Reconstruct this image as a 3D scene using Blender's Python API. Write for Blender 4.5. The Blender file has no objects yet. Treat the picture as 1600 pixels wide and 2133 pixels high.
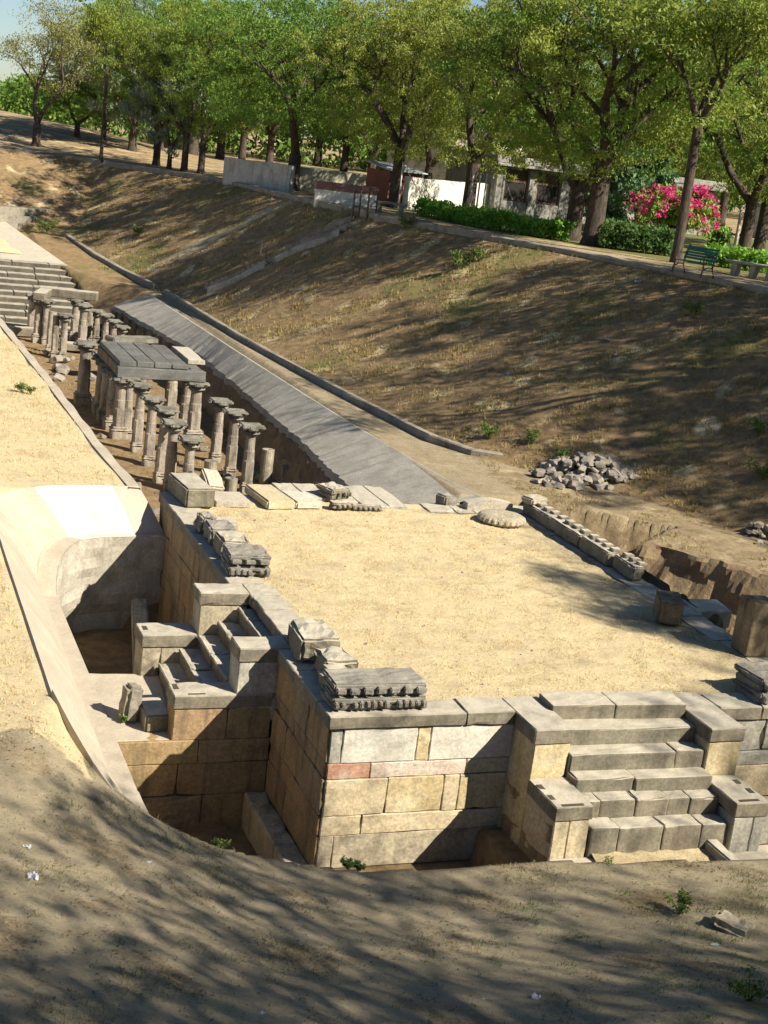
import bpy, bmesh, math, random
import numpy as np
from mathutils import Vector, Matrix, noise as mnoise

# ------------------------------------------------------------------ camera, sky, sun
scene = bpy.context.scene
COL = scene.collection
CAM = np.array([-5.3171, -14.3114, 6.3])
RGT = np.array([0.934096, -0.336906, 0.118145])
DWN = np.array([0.023873, -0.271238, -0.962216])
FWD = np.array([0.356222, 0.901623, -0.24532])
FPX = 3000.0
cd = bpy.data.cameras.new('camera')
co = bpy.data.objects.new('camera', cd); COL.objects.link(co)
cd.sensor_fit = 'VERTICAL'; cd.sensor_height = 24.0; cd.lens = FPX / 2133 * 24.0
cd.clip_end = 3000; cd.clip_start = 0.05
m = Matrix.Identity(4)
for i in range(3):
    m[i][0] = RGT[i]; m[i][1] = -DWN[i]; m[i][2] = -FWD[i]; m[i][3] = CAM[i]
co.matrix_world = m
scene.camera = co

SUN = Vector((0.515, -0.565, 0.645)).normalized()
w = bpy.data.worlds.new('World'); scene.world = w; w.use_nodes = True
nt = w.node_tree
sky = nt.nodes.new('ShaderNodeTexSky'); sky.sky_type = 'NISHITA'; sky.sun_disc = False
sky.sun_elevation = math.asin(SUN.z); sky.sun_rotation = math.atan2(SUN.x, SUN.y)
sky.air_density = 1.0; sky.ozone_density = 5.0; sky.dust_density = 0.25
nt.links.new(sky.outputs[0], nt.nodes['Background'].inputs[0])
nt.nodes['Background'].inputs[1].default_value = 0.05
sd = bpy.data.lights.new('sun', 'SUN'); sd.energy = 5.0; sd.angle = math.radians(0.5); sd.color = (1.0, 0.93, 0.80)
so = bpy.data.objects.new('sun', sd); COL.objects.link(so)
so.rotation_euler = SUN.to_track_quat('Z', 'Y').to_euler(); so.location = (20, -20, 40)
scene.view_settings.view_transform = 'Standard'; scene.view_settings.look = 'None'
scene.view_settings.exposure = 1.12; scene.view_settings.gamma = 1
scene.cycles.max_bounces = 6; scene.cycles.diffuse_bounces = 3; scene.cycles.transparent_max_bounces = 4
scene.cycles.transmission_bounces = 3

def at(px, py, z):
    """point on the level z that the photograph shows at pixel (px, py)"""
    d = RGT * ((px - 800) / FPX) + DWN * ((py - 1066.5) / FPX) + FWD
    t = (z - CAM[2]) / d[2]
    return Vector(CAM + t * d)

# ------------------------------------------------------------------ helpers
def tag(o, label=None, cat=None, group=None, kind=None):
    if label: o['label'] = label
    if cat: o['category'] = cat
    if group: o['group'] = group
    if kind: o['kind'] = kind
    return o

def empty(name, label, cat, loc=(0, 0, 0), rz=0.0, group=None):
    o = bpy.data.objects.new(name, None); COL.objects.link(o)
    o.location = loc; o.rotation_euler = (0, 0, rz); o.empty_display_size = 0.2
    return tag(o, label, cat, group)

def obj(name, bm, mats, parent=None, smooth=False, loc=None):
    me = bpy.data.meshes.new(name)
    if smooth:
        for f in bm.faces: f.smooth = True
    bm.to_mesh(me); bm.free()
    if not isinstance(mats, (list, tuple)): mats = [mats]
    for x in mats: me.materials.append(x)
    o = bpy.data.objects.new(name, me); COL.objects.link(o)
    if parent: o.parent = parent
    if loc is not None: o.location = loc
    return o

def npmesh(name, verts, faces, mats, parent=None, smooth=False, mat_idx=None):
    """faces: (n,k) int array with constant k"""
    me = bpy.data.meshes.new(name)
    verts = np.asarray(verts, np.float32); faces = np.asarray(faces, np.int32)
    n, k = faces.shape
    me.vertices.add(len(verts)); me.vertices.foreach_set('co', verts.ravel())
    me.loops.add(n * k); me.loops.foreach_set('vertex_index', faces.ravel())
    me.polygons.add(n); me.polygons.foreach_set('loop_start', np.arange(0, n * k, k, dtype=np.int32))
    me.polygons.foreach_set('loop_total', np.full(n, k, np.int32))
    if mat_idx is not None: me.polygons.foreach_set('material_index', np.asarray(mat_idx, np.int32))
    me.polygons.foreach_set('use_smooth', np.full(n, smooth, bool))
    me.update(calc_edges=True); me.validate()
    if not isinstance(mats, (list, tuple)): mats = [mats]
    for x in mats: me.materials.append(x)
    o = bpy.data.objects.new(name, me); COL.objects.link(o)
    if parent: o.parent = parent
    return o

def copy_tree(o, parent=None):
    c = o.copy(); COL.objects.link(c)
    if parent: c.parent = parent
    for ch in list(o.children): copy_tree(ch, c)
    return c

def hexa(bm, P, bev=0.012, mi=0, jit=0.0, rng=None, seg=1, wear=.009):
    """solid from 8 points: bottom 4 (ccw) then top 4"""
    b = bmesh.new()
    vs = []
    for p in P:
        p = Vector(p)
        if jit and rng: p += Vector((rng.uniform(-jit, jit), rng.uniform(-jit, jit), rng.uniform(-jit, jit)))
        vs.append(b.verts.new(p))
    for f in ((3, 2, 1, 0), (4, 5, 6, 7), (0, 1, 5, 4), (1, 2, 6, 5), (2, 3, 7, 6), (3, 0, 4, 7)):
        b.faces.new([vs[i] for i in f])
    if bev > 0:
        bmesh.ops.bevel(b, geom=list(b.edges), offset=bev, segments=seg, affect='EDGES', profile=0.6)
    if bev >= .01 and wear:
        bmesh.ops.subdivide_edges(b, edges=[e for e in b.edges if e.calc_length() > .12], cuts=4, use_grid_fill=True)
        b.normal_update()
        for v in b.verts:
            k = mnoise.noise(v.co * 5.1) + .7 * mnoise.noise(v.co * 13.0)
            e = max(0., mnoise.noise(v.co * 3.3 + Vector((9, 2, 5))) - .25)      # chipped arrises here and there
            v.co += v.normal * (k * wear - (e * .06 if len(v.link_faces) != 4 or v.calc_shell_factor() > 1.02 else 0))
    merge(bm, b, mi)

def merge(bm, b, mi=None):
    b.verts.index_update()
    mp = [bm.verts.new(v.co) for v in b.verts]
    for f in b.faces:
        try:
            nf = bm.faces.new([mp[v.index] for v in f.verts])
            nf.material_index = f.material_index if mi is None else mi
            nf.smooth = f.smooth
        except ValueError: pass
    b.free()

def box(bm, x0, x1, y0, y1, z0, z1, bev=0.012, mi=0, jit=0.0, rng=None):
    hexa(bm, [(x0, y0, z0), (x1, y0, z0), (x1, y1, z0), (x0, y1, z0),
              (x0, y0, z1), (x1, y0, z1), (x1, y1, z1), (x0, y1, z1)], bev, mi, jit, rng)

def rough_box(bm, c, s, rz=0, tilt=(0, 0), amp=0.03, freq=4.0, cuts=5, seed=0, mi=0, bev=0.03):
    """weathered block: subdivided box pushed about by noise"""
    b = bmesh.new()
    bmesh.ops.create_cube(b, size=1.0)
    for v in b.verts: v.co = Vector((v.co.x * s[0], v.co.y * s[1], v.co.z * s[2]))
    if bev: bmesh.ops.bevel(b, geom=list(b.edges), offset=min(bev, min(s) * .3), segments=2, affect='EDGES')
    bmesh.ops.subdivide_edges(b, edges=list(b.edges), cuts=cuts, use_grid_fill=True)
    off = Vector((seed * 7.31, seed * 3.17, seed * 1.7))
    b.normal_update()
    for v in b.verts:
        n = mnoise.noise(v.co * freq + off) + 0.5 * mnoise.noise(v.co * freq * 2.7 + off)
        v.co += v.normal * n * amp
    R = Matrix.Rotation(rz, 3, 'Z') @ Matrix.Rotation(tilt[0], 3, 'X') @ Matrix.Rotation(tilt[1], 3, 'Y')
    for v in b.verts: v.co = R @ v.co + Vector(c)
    merge(bm, b, mi)

def tube(bm, pts, rad, sides=7, mi=0, cap=True):
    """tapered tube through pts"""
    rings = []
    n = len(pts)
    for i, p in enumerate(pts):
        p = Vector(p)
        d = Vector(pts[min(i + 1, n - 1)]) - Vector(pts[max(i - 1, 0)])
        if d.length < 1e-6: d = Vector((0, 0, 1))
        d.normalize()
        a = d.orthogonal() if abs(d.z) > .95 else d.cross(Vector((0, 0, 1)))
        a.normalize(); b_ = d.cross(a)
        rings.append([bm.verts.new(p + (a * math.cos(2 * math.pi * k / sides) + b_ * math.sin(2 * math.pi * k / sides)) * rad[i]) for k in range(sides)])
    for i in range(n - 1):
        for k in range(sides):
            f = bm.faces.new((rings[i][k], rings[i][(k + 1) % sides], rings[i + 1][(k + 1) % sides], rings[i + 1][k])); f.material_index = mi; f.smooth = True
    if cap:
        f = bm.faces.new(rings[-1]); f.material_index = mi
        f = bm.faces.new(rings[0][::-1]); f.material_index = mi

def strip_wall(bm, pts, width, h_up, h_dn, mi=0, sub=1.2, jit=0.012, seed=1, bev=True):
    """low wall of square section running along pts (top = z + h_up)"""
    rng = random.Random(seed)
    P = [Vector(p) for p in pts]; Q = [P[0]]
    for a, b_ in zip(P[:-1], P[1:]):
        k = max(1, int((b_ - a).length / sub))
        for i in range(1, k + 1): Q.append(a.lerp(b_, i / k))
    rows = []
    for i, p in enumerate(Q):
        d = Q[min(i + 1, len(Q) - 1)] - Q[max(i - 1, 0)]; d.z = 0; d.normalize()
        nrm = Vector((-d.y, d.x, 0))
        j = lambda: Vector((rng.uniform(-jit, jit), rng.uniform(-jit, jit), rng.uniform(-jit, jit)))
        e = width * .5
        rows.append([bm.verts.new(q + j()) for q in (p - nrm * e + Vector((0, 0, -h_dn)), p - nrm * e + Vector((0, 0, h_up - .025)), p - nrm * (e - .025) + Vector((0, 0, h_up)),
                                                   p + nrm * (e - .025) + Vector((0, 0, h_up)), p + nrm * e + Vector((0, 0, h_up - .025)), p + nrm * e + Vector((0, 0, -h_dn)))])
    for a, b_ in zip(rows[:-1], rows[1:]):
        for k in range(5):
            f = bm.faces.new((a[k], b_[k], b_[k + 1], a[k + 1])); f.material_index = mi
    bm.faces.new(rows[0]); bm.faces.new(rows[-1][::-1])

# ------------------------------------------------------------------ materials
class NT:
    def __init__(s, name):
        s.m = bpy.data.materials.new(name); s.m.use_nodes = True
        s.t = s.m.node_tree; s.b = s.t.nodes['Principled BSDF']
        s.b.inputs['Specular IOR Level'].default_value = 0.2
        s.pos = s.t.nodes.new('ShaderNodeNewGeometry').outputs['Position']
    def n(s, typ, **kw):
        x = s.t.nodes.new(typ)
        for k, v in kw.items(): setattr(x, k, v)
        return x
    def l(s, a, b): s.t.links.new(a, b)
    def noise(s, scale, detail=5, rough=.6, vec=None, stretch=None, off=0):
        v = vec or s.pos
        mp = s.n('ShaderNodeMapping'); s.l(v, mp.inputs[0])
        if stretch: mp.inputs['Scale'].default_value = stretch
        mp.inputs['Location'].default_value = (off, off * .7, off * 1.3)
        nz = s.n('ShaderNodeTexNoise'); nz.inputs['Scale'].default_value = scale
        nz.inputs['Detail'].default_value = detail; nz.inputs['Roughness'].default_value = rough
        s.l(mp.outputs[0], nz.inputs['Vector'])
        return nz.outputs[0]
    def ramp(s, fac, stops):
        r = s.n('ShaderNodeValToRGB'); e = r.color_ramp.elements
        while len(e) < len(stops): e.new(.5)
        for i, (p, c) in enumerate(stops):
            e[i].position = p; e[i].color = (c[0], c[1], c[2], 1) if hasattr(c, '__len__') else (c, c, c, 1)
        s.l(fac, r.inputs[0]); return r.outputs[0]
    def mix(s, fac, a, b, mode='MIX'):
        x = s.n('ShaderNodeMix', data_type='RGBA', blend_type=mode)
        for v, i in ((fac, 0), (a, 6), (b, 7)):
            if hasattr(v, 'links') or hasattr(v, 'is_linked'): s.l(v, x.inputs[i])
            elif i == 0: x.inputs[0].default_value = v
            else: x.inputs[i].default_value = (v[0], v[1], v[2], 1)
        return x.outputs[2]
    def math(s, op, a, b):
        x = s.n('ShaderNodeMath', operation=op)
        for v, i in ((a, 0), (b, 1)):
            if hasattr(v, 'is_linked'): s.l(v, x.inputs[i])
            else: x.inputs[i].default_value = v
        return x.outputs[0]
    def bump(s, h, strength=.5, dist=.02, prev=None):
        x = s.n('ShaderNodeBump'); x.inputs['Strength'].default_value = strength; x.inputs['Distance'].default_value = dist
        s.l(h, x.inputs['Height'])
        if prev: s.l(prev, x.inputs['Normal'])
        s.l(x.outputs[0], s.b.inputs['Normal']); return x.outputs[0]
    def done(s, col, rough=.9):
        if hasattr(col, 'is_linked'): s.l(col, s.b.inputs['Base Color'])
        else: s.b.inputs['Base Color'].default_value = (*col, 1)
        s.b.inputs['Roughness'].default_value = rough
        return s.m

def stone(name, c1, c2, dark=(.05, .045, .035), dk=.35, streak=0.0, island=0.0, white=0.0, bump=.6, green=0.0, fs=1.0, dust_light=0.0):
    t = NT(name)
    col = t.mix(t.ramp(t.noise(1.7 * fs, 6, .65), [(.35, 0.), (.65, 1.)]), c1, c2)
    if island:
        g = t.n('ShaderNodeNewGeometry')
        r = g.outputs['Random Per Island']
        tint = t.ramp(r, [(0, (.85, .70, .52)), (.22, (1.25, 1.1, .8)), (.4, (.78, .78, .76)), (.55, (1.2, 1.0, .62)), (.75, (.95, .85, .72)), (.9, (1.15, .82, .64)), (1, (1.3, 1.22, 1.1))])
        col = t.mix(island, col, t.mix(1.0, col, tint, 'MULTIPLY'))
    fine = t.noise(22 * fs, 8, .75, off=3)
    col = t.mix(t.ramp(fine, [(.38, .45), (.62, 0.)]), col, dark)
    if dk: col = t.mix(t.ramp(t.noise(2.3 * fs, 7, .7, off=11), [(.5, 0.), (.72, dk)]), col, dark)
    if streak:
        sx = t.ramp(t.noise(5.0, 5, .65, stretch=(1, 1, .12), off=5), [(.48, 0.), (.66, streak)])
        col = t.mix(sx, col, dark)
    if white: col = t.mix(t.ramp(t.noise(3.1, 6, .7, off=21), [(.5, 0.), (.7, white)]), col, (.62, .58, .5))
    if green: col = t.mix(t.ramp(t.noise(1.3, 5, .7, off=31), [(.5, 0.), (.7, green)]), col, (.09, .10, .035))
    if dust_light:    # pale dust on upward faces; also paints in how sunlight pales the tops
        g = t.n('ShaderNodeNewGeometry'); sx_ = t.n('ShaderNodeSeparateXYZ'); t.l(g.outputs['Normal'], sx_.inputs[0])
        f = t.math('MULTIPLY', t.ramp(sx_.outputs[2], [(.55, 0.), (.95, 1.)]), t.ramp(t.noise(4, 6, .7, off=41), [(.3, dust_light * .45), (.6, dust_light)]))
        col = t.mix(f, col, (.47, .42, .33))
    h = t.bump(t.noise(60, 6, .8), bump * .5, .006)
    t.bump(t.noise(9 * fs, 6, .7, off=2), bump, .02, h)
    return t.done(col, .92)

M = {}
M['coping'] = stone('coping_stone', (.165, .15, .115), (.25, .225, .17), dk=.65, streak=.4, island=.25, dust_light=.8)
M['coping_lt'] = stone('pale_slab_stone', (.36, .33, .27), (.46, .42, .34), dk=.35, island=.3, dust_light=.5)
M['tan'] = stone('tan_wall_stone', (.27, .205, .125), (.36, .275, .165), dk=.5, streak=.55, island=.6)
M['ochre'] = stone('ochre_stone', (.52, .40, .20), (.60, .49, .29), dk=.35, streak=.25, white=.35)
M['whit'] = stone('whitewashed_stone', (.52, .475, .38), (.64, .60, .50), dk=.4, dark=(.22, .2, .16))
M['grey'] = stone('grey_stone', (.36, .34, .29), (.46, .43, .35), dk=.4, streak=.3)
M['pink'] = stone('pink_stone', (.60, .47, .37), (.68, .56, .44), dk=.1, white=.4)
M['red'] = stone('red_stone', (.42, .21, .13), (.50, .30, .20), dk=.3, white=.35)
M['buff'] = stone('buff_stone', (.52, .42, .26), (.58, .48, .31), dk=.3, white=.2)
M['dirtywall'] = stone('stained_stone', (.38, .32, .22), (.46, .40, .28), dk=.7, streak=.3)
M['carved'] = stone('carved_dark_stone', (.14, .13, .11), (.26, .24, .20), dk=.6, bump=1.0, dust_light=.25)
M['shaft'] = stone('column_stone', (.265, .24, .20), (.37, .34, .285), dk=.8, streak=.7, island=.3)
M['capital'] = stone('capital_stone', (.14, .13, .105), (.28, .26, .21), dk=.6, bump=1.0)
M['roof'] = stone('roof_slab_stone', (.10, .10, .093), (.17, .165, .15), dk=.5)
M['joint'] = stone('dark_joint_and_socket_shade', (.05, .043, .03), (.08, .065, .045), dk=.2)
M['cement'] = stone('smooth_cement', (.37, .32, .245), (.45, .395, .31), dk=.35, dark=(.28, .23, .16), bump=.5, streak=.25)
M['cement_w'] = stone('whitewashed_cement', (.47, .435, .37), (.56, .52, .45), dk=.45, dark=(.45, .38, .29), bump=.5, streak=.3)
M['cement_p'] = stone('pinkish_cement', (.40, .31, .245), (.46, .37, .30), dk=.3, dark=(.3, .24, .18), bump=.35)
M['cement_g'] = stone('grey_cement', (.26, .24, .20), (.35, .325, .275), dk=.8, dark=(.15, .135, .11), bump=.6, streak=.08)
M['kerb'] = stone('mossy_kerb', (.24, .215, .17), (.34, .30, .24), dk=.75, green=.3)
M['wallgrey'] = stone('grey_plaster', (.42, .41, .38), (.52, .50, .46), dk=.55, streak=.5, dark=(.12, .12, .11))
M['wallmoss'] = stone('mossy_plaster', (.50, .45, .34), (.62, .57, .44), dk=.9, dark=(.10, .10, .05), green=.6)
M['wallwhite'] = stone('white_plaster', (.74, .69, .60), (.82, .77, .68), dk=.45, streak=.4, dark=(.25, .22, .15))
M['maroon'] = stone('maroon_paint', (.26, .12, .10), (.34, .18, .15), dk=.2)
M['brickred'] = stone('red_brown_boards', (.22, .075, .05), (.28, .10, .07), dk=.3)
M['tin'] = stone('tin_sheet', (.42, .46, .50), (.5, .54, .58), dk=.2, bump=.2)
M['bldg'] = stone('old_building_plaster', (.26, .25, .21), (.36, .34, .29), dk=.7, streak=.5, green=.2)
M['shutter'] = stone('brown_shutter', (.10, .06, .04), (.14, .09, .06), dk=.3, bump=.2)
M['void'] = stone('dark_room', (.012, .011, .01), (.02, .018, .015), dk=0)
M['pillarstone'] = stone('dark_pillar_stone', (.19, .145, .085), (.27, .21, .13), dk=.8, streak=.8, dark=(.04, .035, .025))
M['kerbpale'] = stone('pale_worn_kerb', (.36, .33, .28), (.44, .41, .35), dk=.6)
M['pitwall'] = stone('rough_pit_plaster', (.36, .325, .26), (.50, .46, .385), dk=.6, dark=(.16, .14, .10), streak=.35, bump=.9)
M['darkstep'] = stone('dark_step_stone', (.075, .07, .058), (.14, .13, .105), dk=.6, streak=.5, island=.3, dust_light=.75)
M['rubble'] = stone('rubble_stone', (.22, .205, .18), (.31, .29, .25), dk=.5, island=.4)
M['earth'] = stone('cut_earth', (.20, .14, .08), (.31, .225, .13), dk=.6, dark=(.10, .07, .04), bump=1.2, streak=.4)
M['post'] = stone('rusty_iron', (.12, .07, .05), (.18, .11, .08), dk=.3, bump=.3)
M['ppost'] = stone('pale_post', (.55, .50, .44), (.62, .57, .5), dk=.3)
M['benchgreen'] = stone('green_bench_paint', (.02, .12, .10), (.035, .16, .13), dk=.3, bump=.2)
M['paper'] = stone('waste_paper', (.72, .74, .78), (.80, .81, .83), dk=0, bump=.2)

def bark():
    t = NT('bark')
    col = t.mix(t.noise(3, 6, .7), (.06, .045, .033), (.15, .115, .085))
    col = t.mix(t.ramp(t.noise(14, 6, .7, stretch=(1, 1, .25)), [(.45, .7), (.6, 0.)]), col, (.03, .024, .02))
    t.bump(t.noise(14, 6, .75, stretch=(1, 1, .25)), .9, .06)
    return t.done(col, .95)
M['bark'] = bark()

def leaf(name, a, b, c, trans=.35, big=.35):
    t = NT(name)
    oi = t.n('ShaderNodeObjectInfo')
    g = t.n('ShaderNodeNewGeometry')
    col = t.mix(t.ramp(t.noise(big, 3, .6), [(.38, 0.), (.62, 1.)]), a, b)
    col = t.mix(t.ramp(g.outputs['Random Per Island'], [(.4, 0.), (1., .8)]), col, c)
    col = t.mix(t.math('MULTIPLY', oi.outputs['Random'], .45), col, c)
    t.l(col, t.b.inputs['Base Color']); t.b.inputs['Roughness'].default_value = .6
    tr = t.n('ShaderNodeBsdfTranslucent'); t.l(col, tr.inputs[0])
    mx = t.n('ShaderNodeMixShader'); mx.inputs[0].default_value = trans
    t.l(t.b.outputs[0], mx.inputs[1]); t.l(tr.outputs[0], mx.inputs[2])
    t.l(mx.outputs[0], t.t.nodes['Material Output'].inputs[0])
    return t.m
M['neem'] = leaf('neem_leaf', (.125, .205, .03), (.235, .295, .045), (.31, .33, .07), trans=.4)
M['neem_d'] = leaf('green_leaf', (.075, .16, .025), (.145, .255, .04), (.215, .29, .05), trans=.4)
M['pale'] = leaf('pale_leaf', (.19, .215, .06), (.27, .27, .085), (.27, .25, .08))
M['greyleaf'] = leaf('grey_green_leaf', (.16, .22, .14), (.26, .32, .21), (.31, .35, .25))
M['hedge'] = leaf('hedge_leaf', (.14, .34, .03), (.22, .42, .05), (.25, .40, .07))
M['dkhedge'] = leaf('dark_shrub_leaf', (.05, .12, .03), (.09, .17, .04), (.12, .18, .05))
M['bluegreen'] = leaf('blue_green_leaf', (.10, .20, .09), (.17, .28, .12), (.15, .25, .12))
M['magenta'] = leaf('magenta_bract', (.52, .02, .15), (.64, .04, .20), (.62, .10, .25))
M['straw'] = leaf('straw', (.58, .45, .22), (.70, .57, .32), (.48, .36, .17), trans=.2, big=1.5)
M['drygrass'] = leaf('dry_slope_grass', (.40, .28, .12), (.32, .24, .09), (.20, .18, .06), trans=.2, big=.8)
M['litter'] = leaf('leaf_litter', (.16, .11, .06), (.30, .22, .12), (.08, .055, .03), trans=.1, big=2)
M['fggrass'] = leaf('thin_dry_grass', (.20, .165, .075), (.28, .22, .11), (.13, .125, .05), trans=.2, big=1)
M['weed'] = leaf('weed', (.06, .13, .02), (.10, .17, .03), (.15, .17, .05), trans=.3, big=2)

# ------------------------------------------------------------------ the lie of the land
ZT = 4.0    # level of the bank top
KS = .80    # size of the things on the bank top in scene units
XK = ([-3, 2, 6, 10, 12.2, 13.4, 14.3, 19.8, 27.8, 38, 42, 45, 49, 60, 80], [14.5, 12.9, 11.4, 9.6, 8.1, 7.3, 6.95, 6.47, 6.0, 5.8, 4.95, 4.3, 3.75, 2.5, 2.0])      # foot of the far bank
XT = ([-30, -10, 5, 10, 16.3, 24, 27.5, 31.6, 35.9, 49.8, 56.5, 60, 63], [23, 21.5, 19, 17.8, 16.24, 14.87, 13.42, 11.45, 11.6, 10.3, 6.3, 1.5, -60])  # bank top
XL = ([9.6, 12.4, 17.4, 27.3, 35.7, 38], [4.25, 4.33, 4.55, 4.74, 3.96, 3.75])    # lower edge of the canal lining
RIM = ([-6, -3, -2.4, -1.95, -1.5, -.73, .03, 1.1, 2.2, 3.0, 5.2, 8, 14], [3.5, .9, .25, -.3, -.75, -1.22, -1.55, -1.64, -1.62, -1.82, -1.9, -2.1, -2.6])

TRENCH = [(7.15, 9.25), (9.3, 7.85), (8.05, 6.95), (9.4, 5.05), (10.9, 3.0), (11.2, .5), (7.0, .5)]

LINPOLY = [(-3.02, .85), (-3.04, 6.6), (-3.02, 8.0), (-2.86, 9.0), (-2.45, 9.62), (-1.9, 9.9), (-1.0, 10.02), (.3, 10.05), (.3, .85)]

def inpoly(x, y, poly):
    r = np.zeros(np.shape(x), bool); n = len(poly)
    for i in range(n):
        x0, y0 = poly[i]; x1, y1 = poly[(i + 1) % n]
        if y0 == y1: continue
        c = ((y0 > y) != (y1 > y)) & (x < (x1 - x0) * (y - y0) / (y1 - y0) + x0)
        r ^= c
    return r

def dpoly(x, y, poly):
    d = np.full(np.shape(x), 1e9)
    for i in range(len(poly)):
        ax, ay = poly[i]; bx, by = poly[(i + 1) % len(poly)]
        t = np.clip(((x - ax) * (bx - ax) + (y - ay) * (by - ay)) / ((bx - ax) ** 2 + (by - ay) ** 2), 0, 1)
        d = np.minimum(d, np.hypot(x - ax - t * (bx - ax), y - ay - t * (by - ay)))
    return d

_rs = np.random.RandomState(5)
_W = [(_rs.uniform(-1, 1, 2), _rs.uniform(0, 6.28)) for _ in range(40)]
def wob(x, y, wl, n=12, s=0):
    """smooth pseudo-noise of wavelength wl, about -1..1"""
    r = np.zeros(np.shape(x))
    for i in range(n):
        d, ph = _W[(i + s) % 40]; d = d / np.linalg.norm(d)
        k = 2 * math.pi / wl * (.6 + 1.1 * ((i * 37 + s * 11) % n) / n)
        r = r + np.sin((x * d[0] + y * d[1]) * k + ph)
    return r / n * 2.2

def sstep(a, b, x):
    t = np.clip((x - a) / (b - a), 0, 1); return t * t * (3 - 2 * t)

def height(x, y):
    x = np.asarray(x, float); y = np.asarray(y, float)
    # near side: mound falling to the rim of the pit, level terrace on the left
    yr = np.interp(x, *RIM)
    dd_ = yr - y
    N = -1.22 + np.minimum(.25 * dd_ + .30 * np.maximum(dd_ - 10.5, 0), 4.4 + .02 * dd_)
    N = N + .014 * wob(x, y, 1.3, s=3) + .05 * wob(x, y, 4.5, s=7)
    u_ = np.clip((.6 - y) / 3.2, 0, 1); xl0 = -3.0 - 1.3 * u_; xr0 = -2.25 + 1.9 * u_
    tz_ = np.clip((xr0 - x) / (xr0 - xl0), 0, 1); tz_ = tz_ * (1 - u_) + u_ * tz_ * tz_ * (3 - 2 * tz_)
    zl = -1.22 + 1.22 * tz_ + .02 * wob(x, y, 1.2, s=1) * (x < -3.05)
    k = .25 + .4 * np.clip((.3 - y) / 3, 0, 1)
    hh = np.clip(.5 + .5 * (N - zl) / k, 0, 1)
    near = zl * (1 - hh) + N * hh + k * hh * (1 - hh)
    # far side
    xk = np.interp(y, *XK); xt = np.interp(y, *XT)
    t = np.clip((x - xk) / np.maximum(xt - xk, .5), 0, 1)
    flat = .12 + .05 * wob(x, y, 2.5, s=9) * sstep(7.2, 9, x)
    t = t * .72 + .28 * t * t * (3 - 2 * t)
    rise = np.clip((y - 40.) * .085, 0, 1.0)          # the valley floor climbs towards its far end
    zb = flat + rise + (ZT - .05 - flat - rise) * t
    ze = np.where(y > 50.5, 1.05 + np.clip((y - 50.5) / 7.5, 0, 1) * (ZT - 1.1), -9)
    zb = np.maximum(zb, ze)
    zb = zb + .06 * wob(x, y, 2.3, s=13) * sstep(.02, .2, t) * sstep(1., .85, t)
    top = sstep(60, 84, y) * sstep(20, 6, x) * 1.3
    zb = zb + top
    # left terrace beyond the pit
    left = .02 * wob(x, y, 2.2, s=4) + 0 * x
    left = np.where(y > 43, np.maximum(np.maximum(left, ze + top), rise), left)
    z = np.where(x < 2.2, left, zb)
    z = np.where(y < 9.7, np.where(x > 7.0, zb, near), z)
    # blend near mound into the right-hand ground
    z = np.where((y < .5) & (x > 7.0), np.maximum(np.minimum(zb, 0.2), near), z)
    # canal
    can = (y > 9.6) & (y < 43.5) & (x > np.interp(y, [9.6, 13, 20, 28, 43], [-.35, -.5, -.62, -.85, -1.4])) & (x < np.where(y > 37.5, np.interp(y, [37.5, 43.5], [3.75, 2.4]), np.interp(y, *XL) - .12))
    z = np.where(can, -1.52 + .03 * wob(x, y, 1.1, s=6), z)
    lim_ = np.interp(y, [36.5, 37.5, 43.5], [3.75, 3.75, 2.4])
    ramp_ = (x > lim_) & (x < lim_ + 1.9) & (y > 36.2) & (y < 44)       # earth falling to the side of the far steps
    z = np.where(ramp_, np.minimum(z, np.clip(-1.5 + (y - 37.3) / 5.4 * 1.87, -1.5, .4) + .05 + (x - lim_) * .85 + .06 * wob(x, y, 1.2, s=4)), z)
    # the lining of the canal is laid over ground cut back beneath it
    xl = np.interp(y, *XL)
    lin = (y > 9.6) & (y < 37.5) & (x >= xl - .12) & (x < 5.65)
    z = np.where(lin, -.50 + (x - xl) / (5.5 - xl) * .48, z)
    # ground is cut away beneath the lining of the pit
    z = np.where(inpoly(x, y, LINPOLY), np.minimum(z, -1.32), z)
    # trench
    tr = inpoly(x, y, TRENCH); d = dpoly(x, y, TRENCH)
    tz = -.95 + .1 * wob(x, y, 1.3, s=8)
    z = np.where(tr, tz + (z - tz) * np.clip(1 - (d + .05 * wob(x, y, .6, s=2)) / .28, 0, 1), z)
    # pit round the platform
    pit = ((x > -1.98) & (y > yr) & (y < 9.25) & (x < 7.0)) | ((x >= 7.0) & (x < 12) & (y > yr) & (y < .5))
    pz = np.where(y > 3.2, -2.3, -2.42) + .03 * wob(x, y, .9, s=5)
    pz = np.where((x > -.26) & (x < 9) & (y < .2), -1.965, pz)
    pz = np.where((x > 2.0) & (x < 5.4) & (y < 0), -1.5, pz)
    z = np.where(pit, pz, z)
    return z

def h1(x, y): return float(height(np.array([x]), np.array([y]))[0])

_T = np.concatenate([np.linspace(2, 60, 2400), np.linspace(60, 260, 2000)])
def on_ground(px, py):
    """the point of the ground seen at a pixel of the photograph"""
    d = RGT * ((px - 800) / FPX) + DWN * ((py - 1066.5) / FPX) + FWD
    P = CAM[None] + _T[:, None] * d[None]
    below = P[:, 2] < height(P[:, 0], P[:, 1])
    i = int(np.argmax(below)) if below.any() else len(_T) - 1
    return Vector(P[i])

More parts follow.
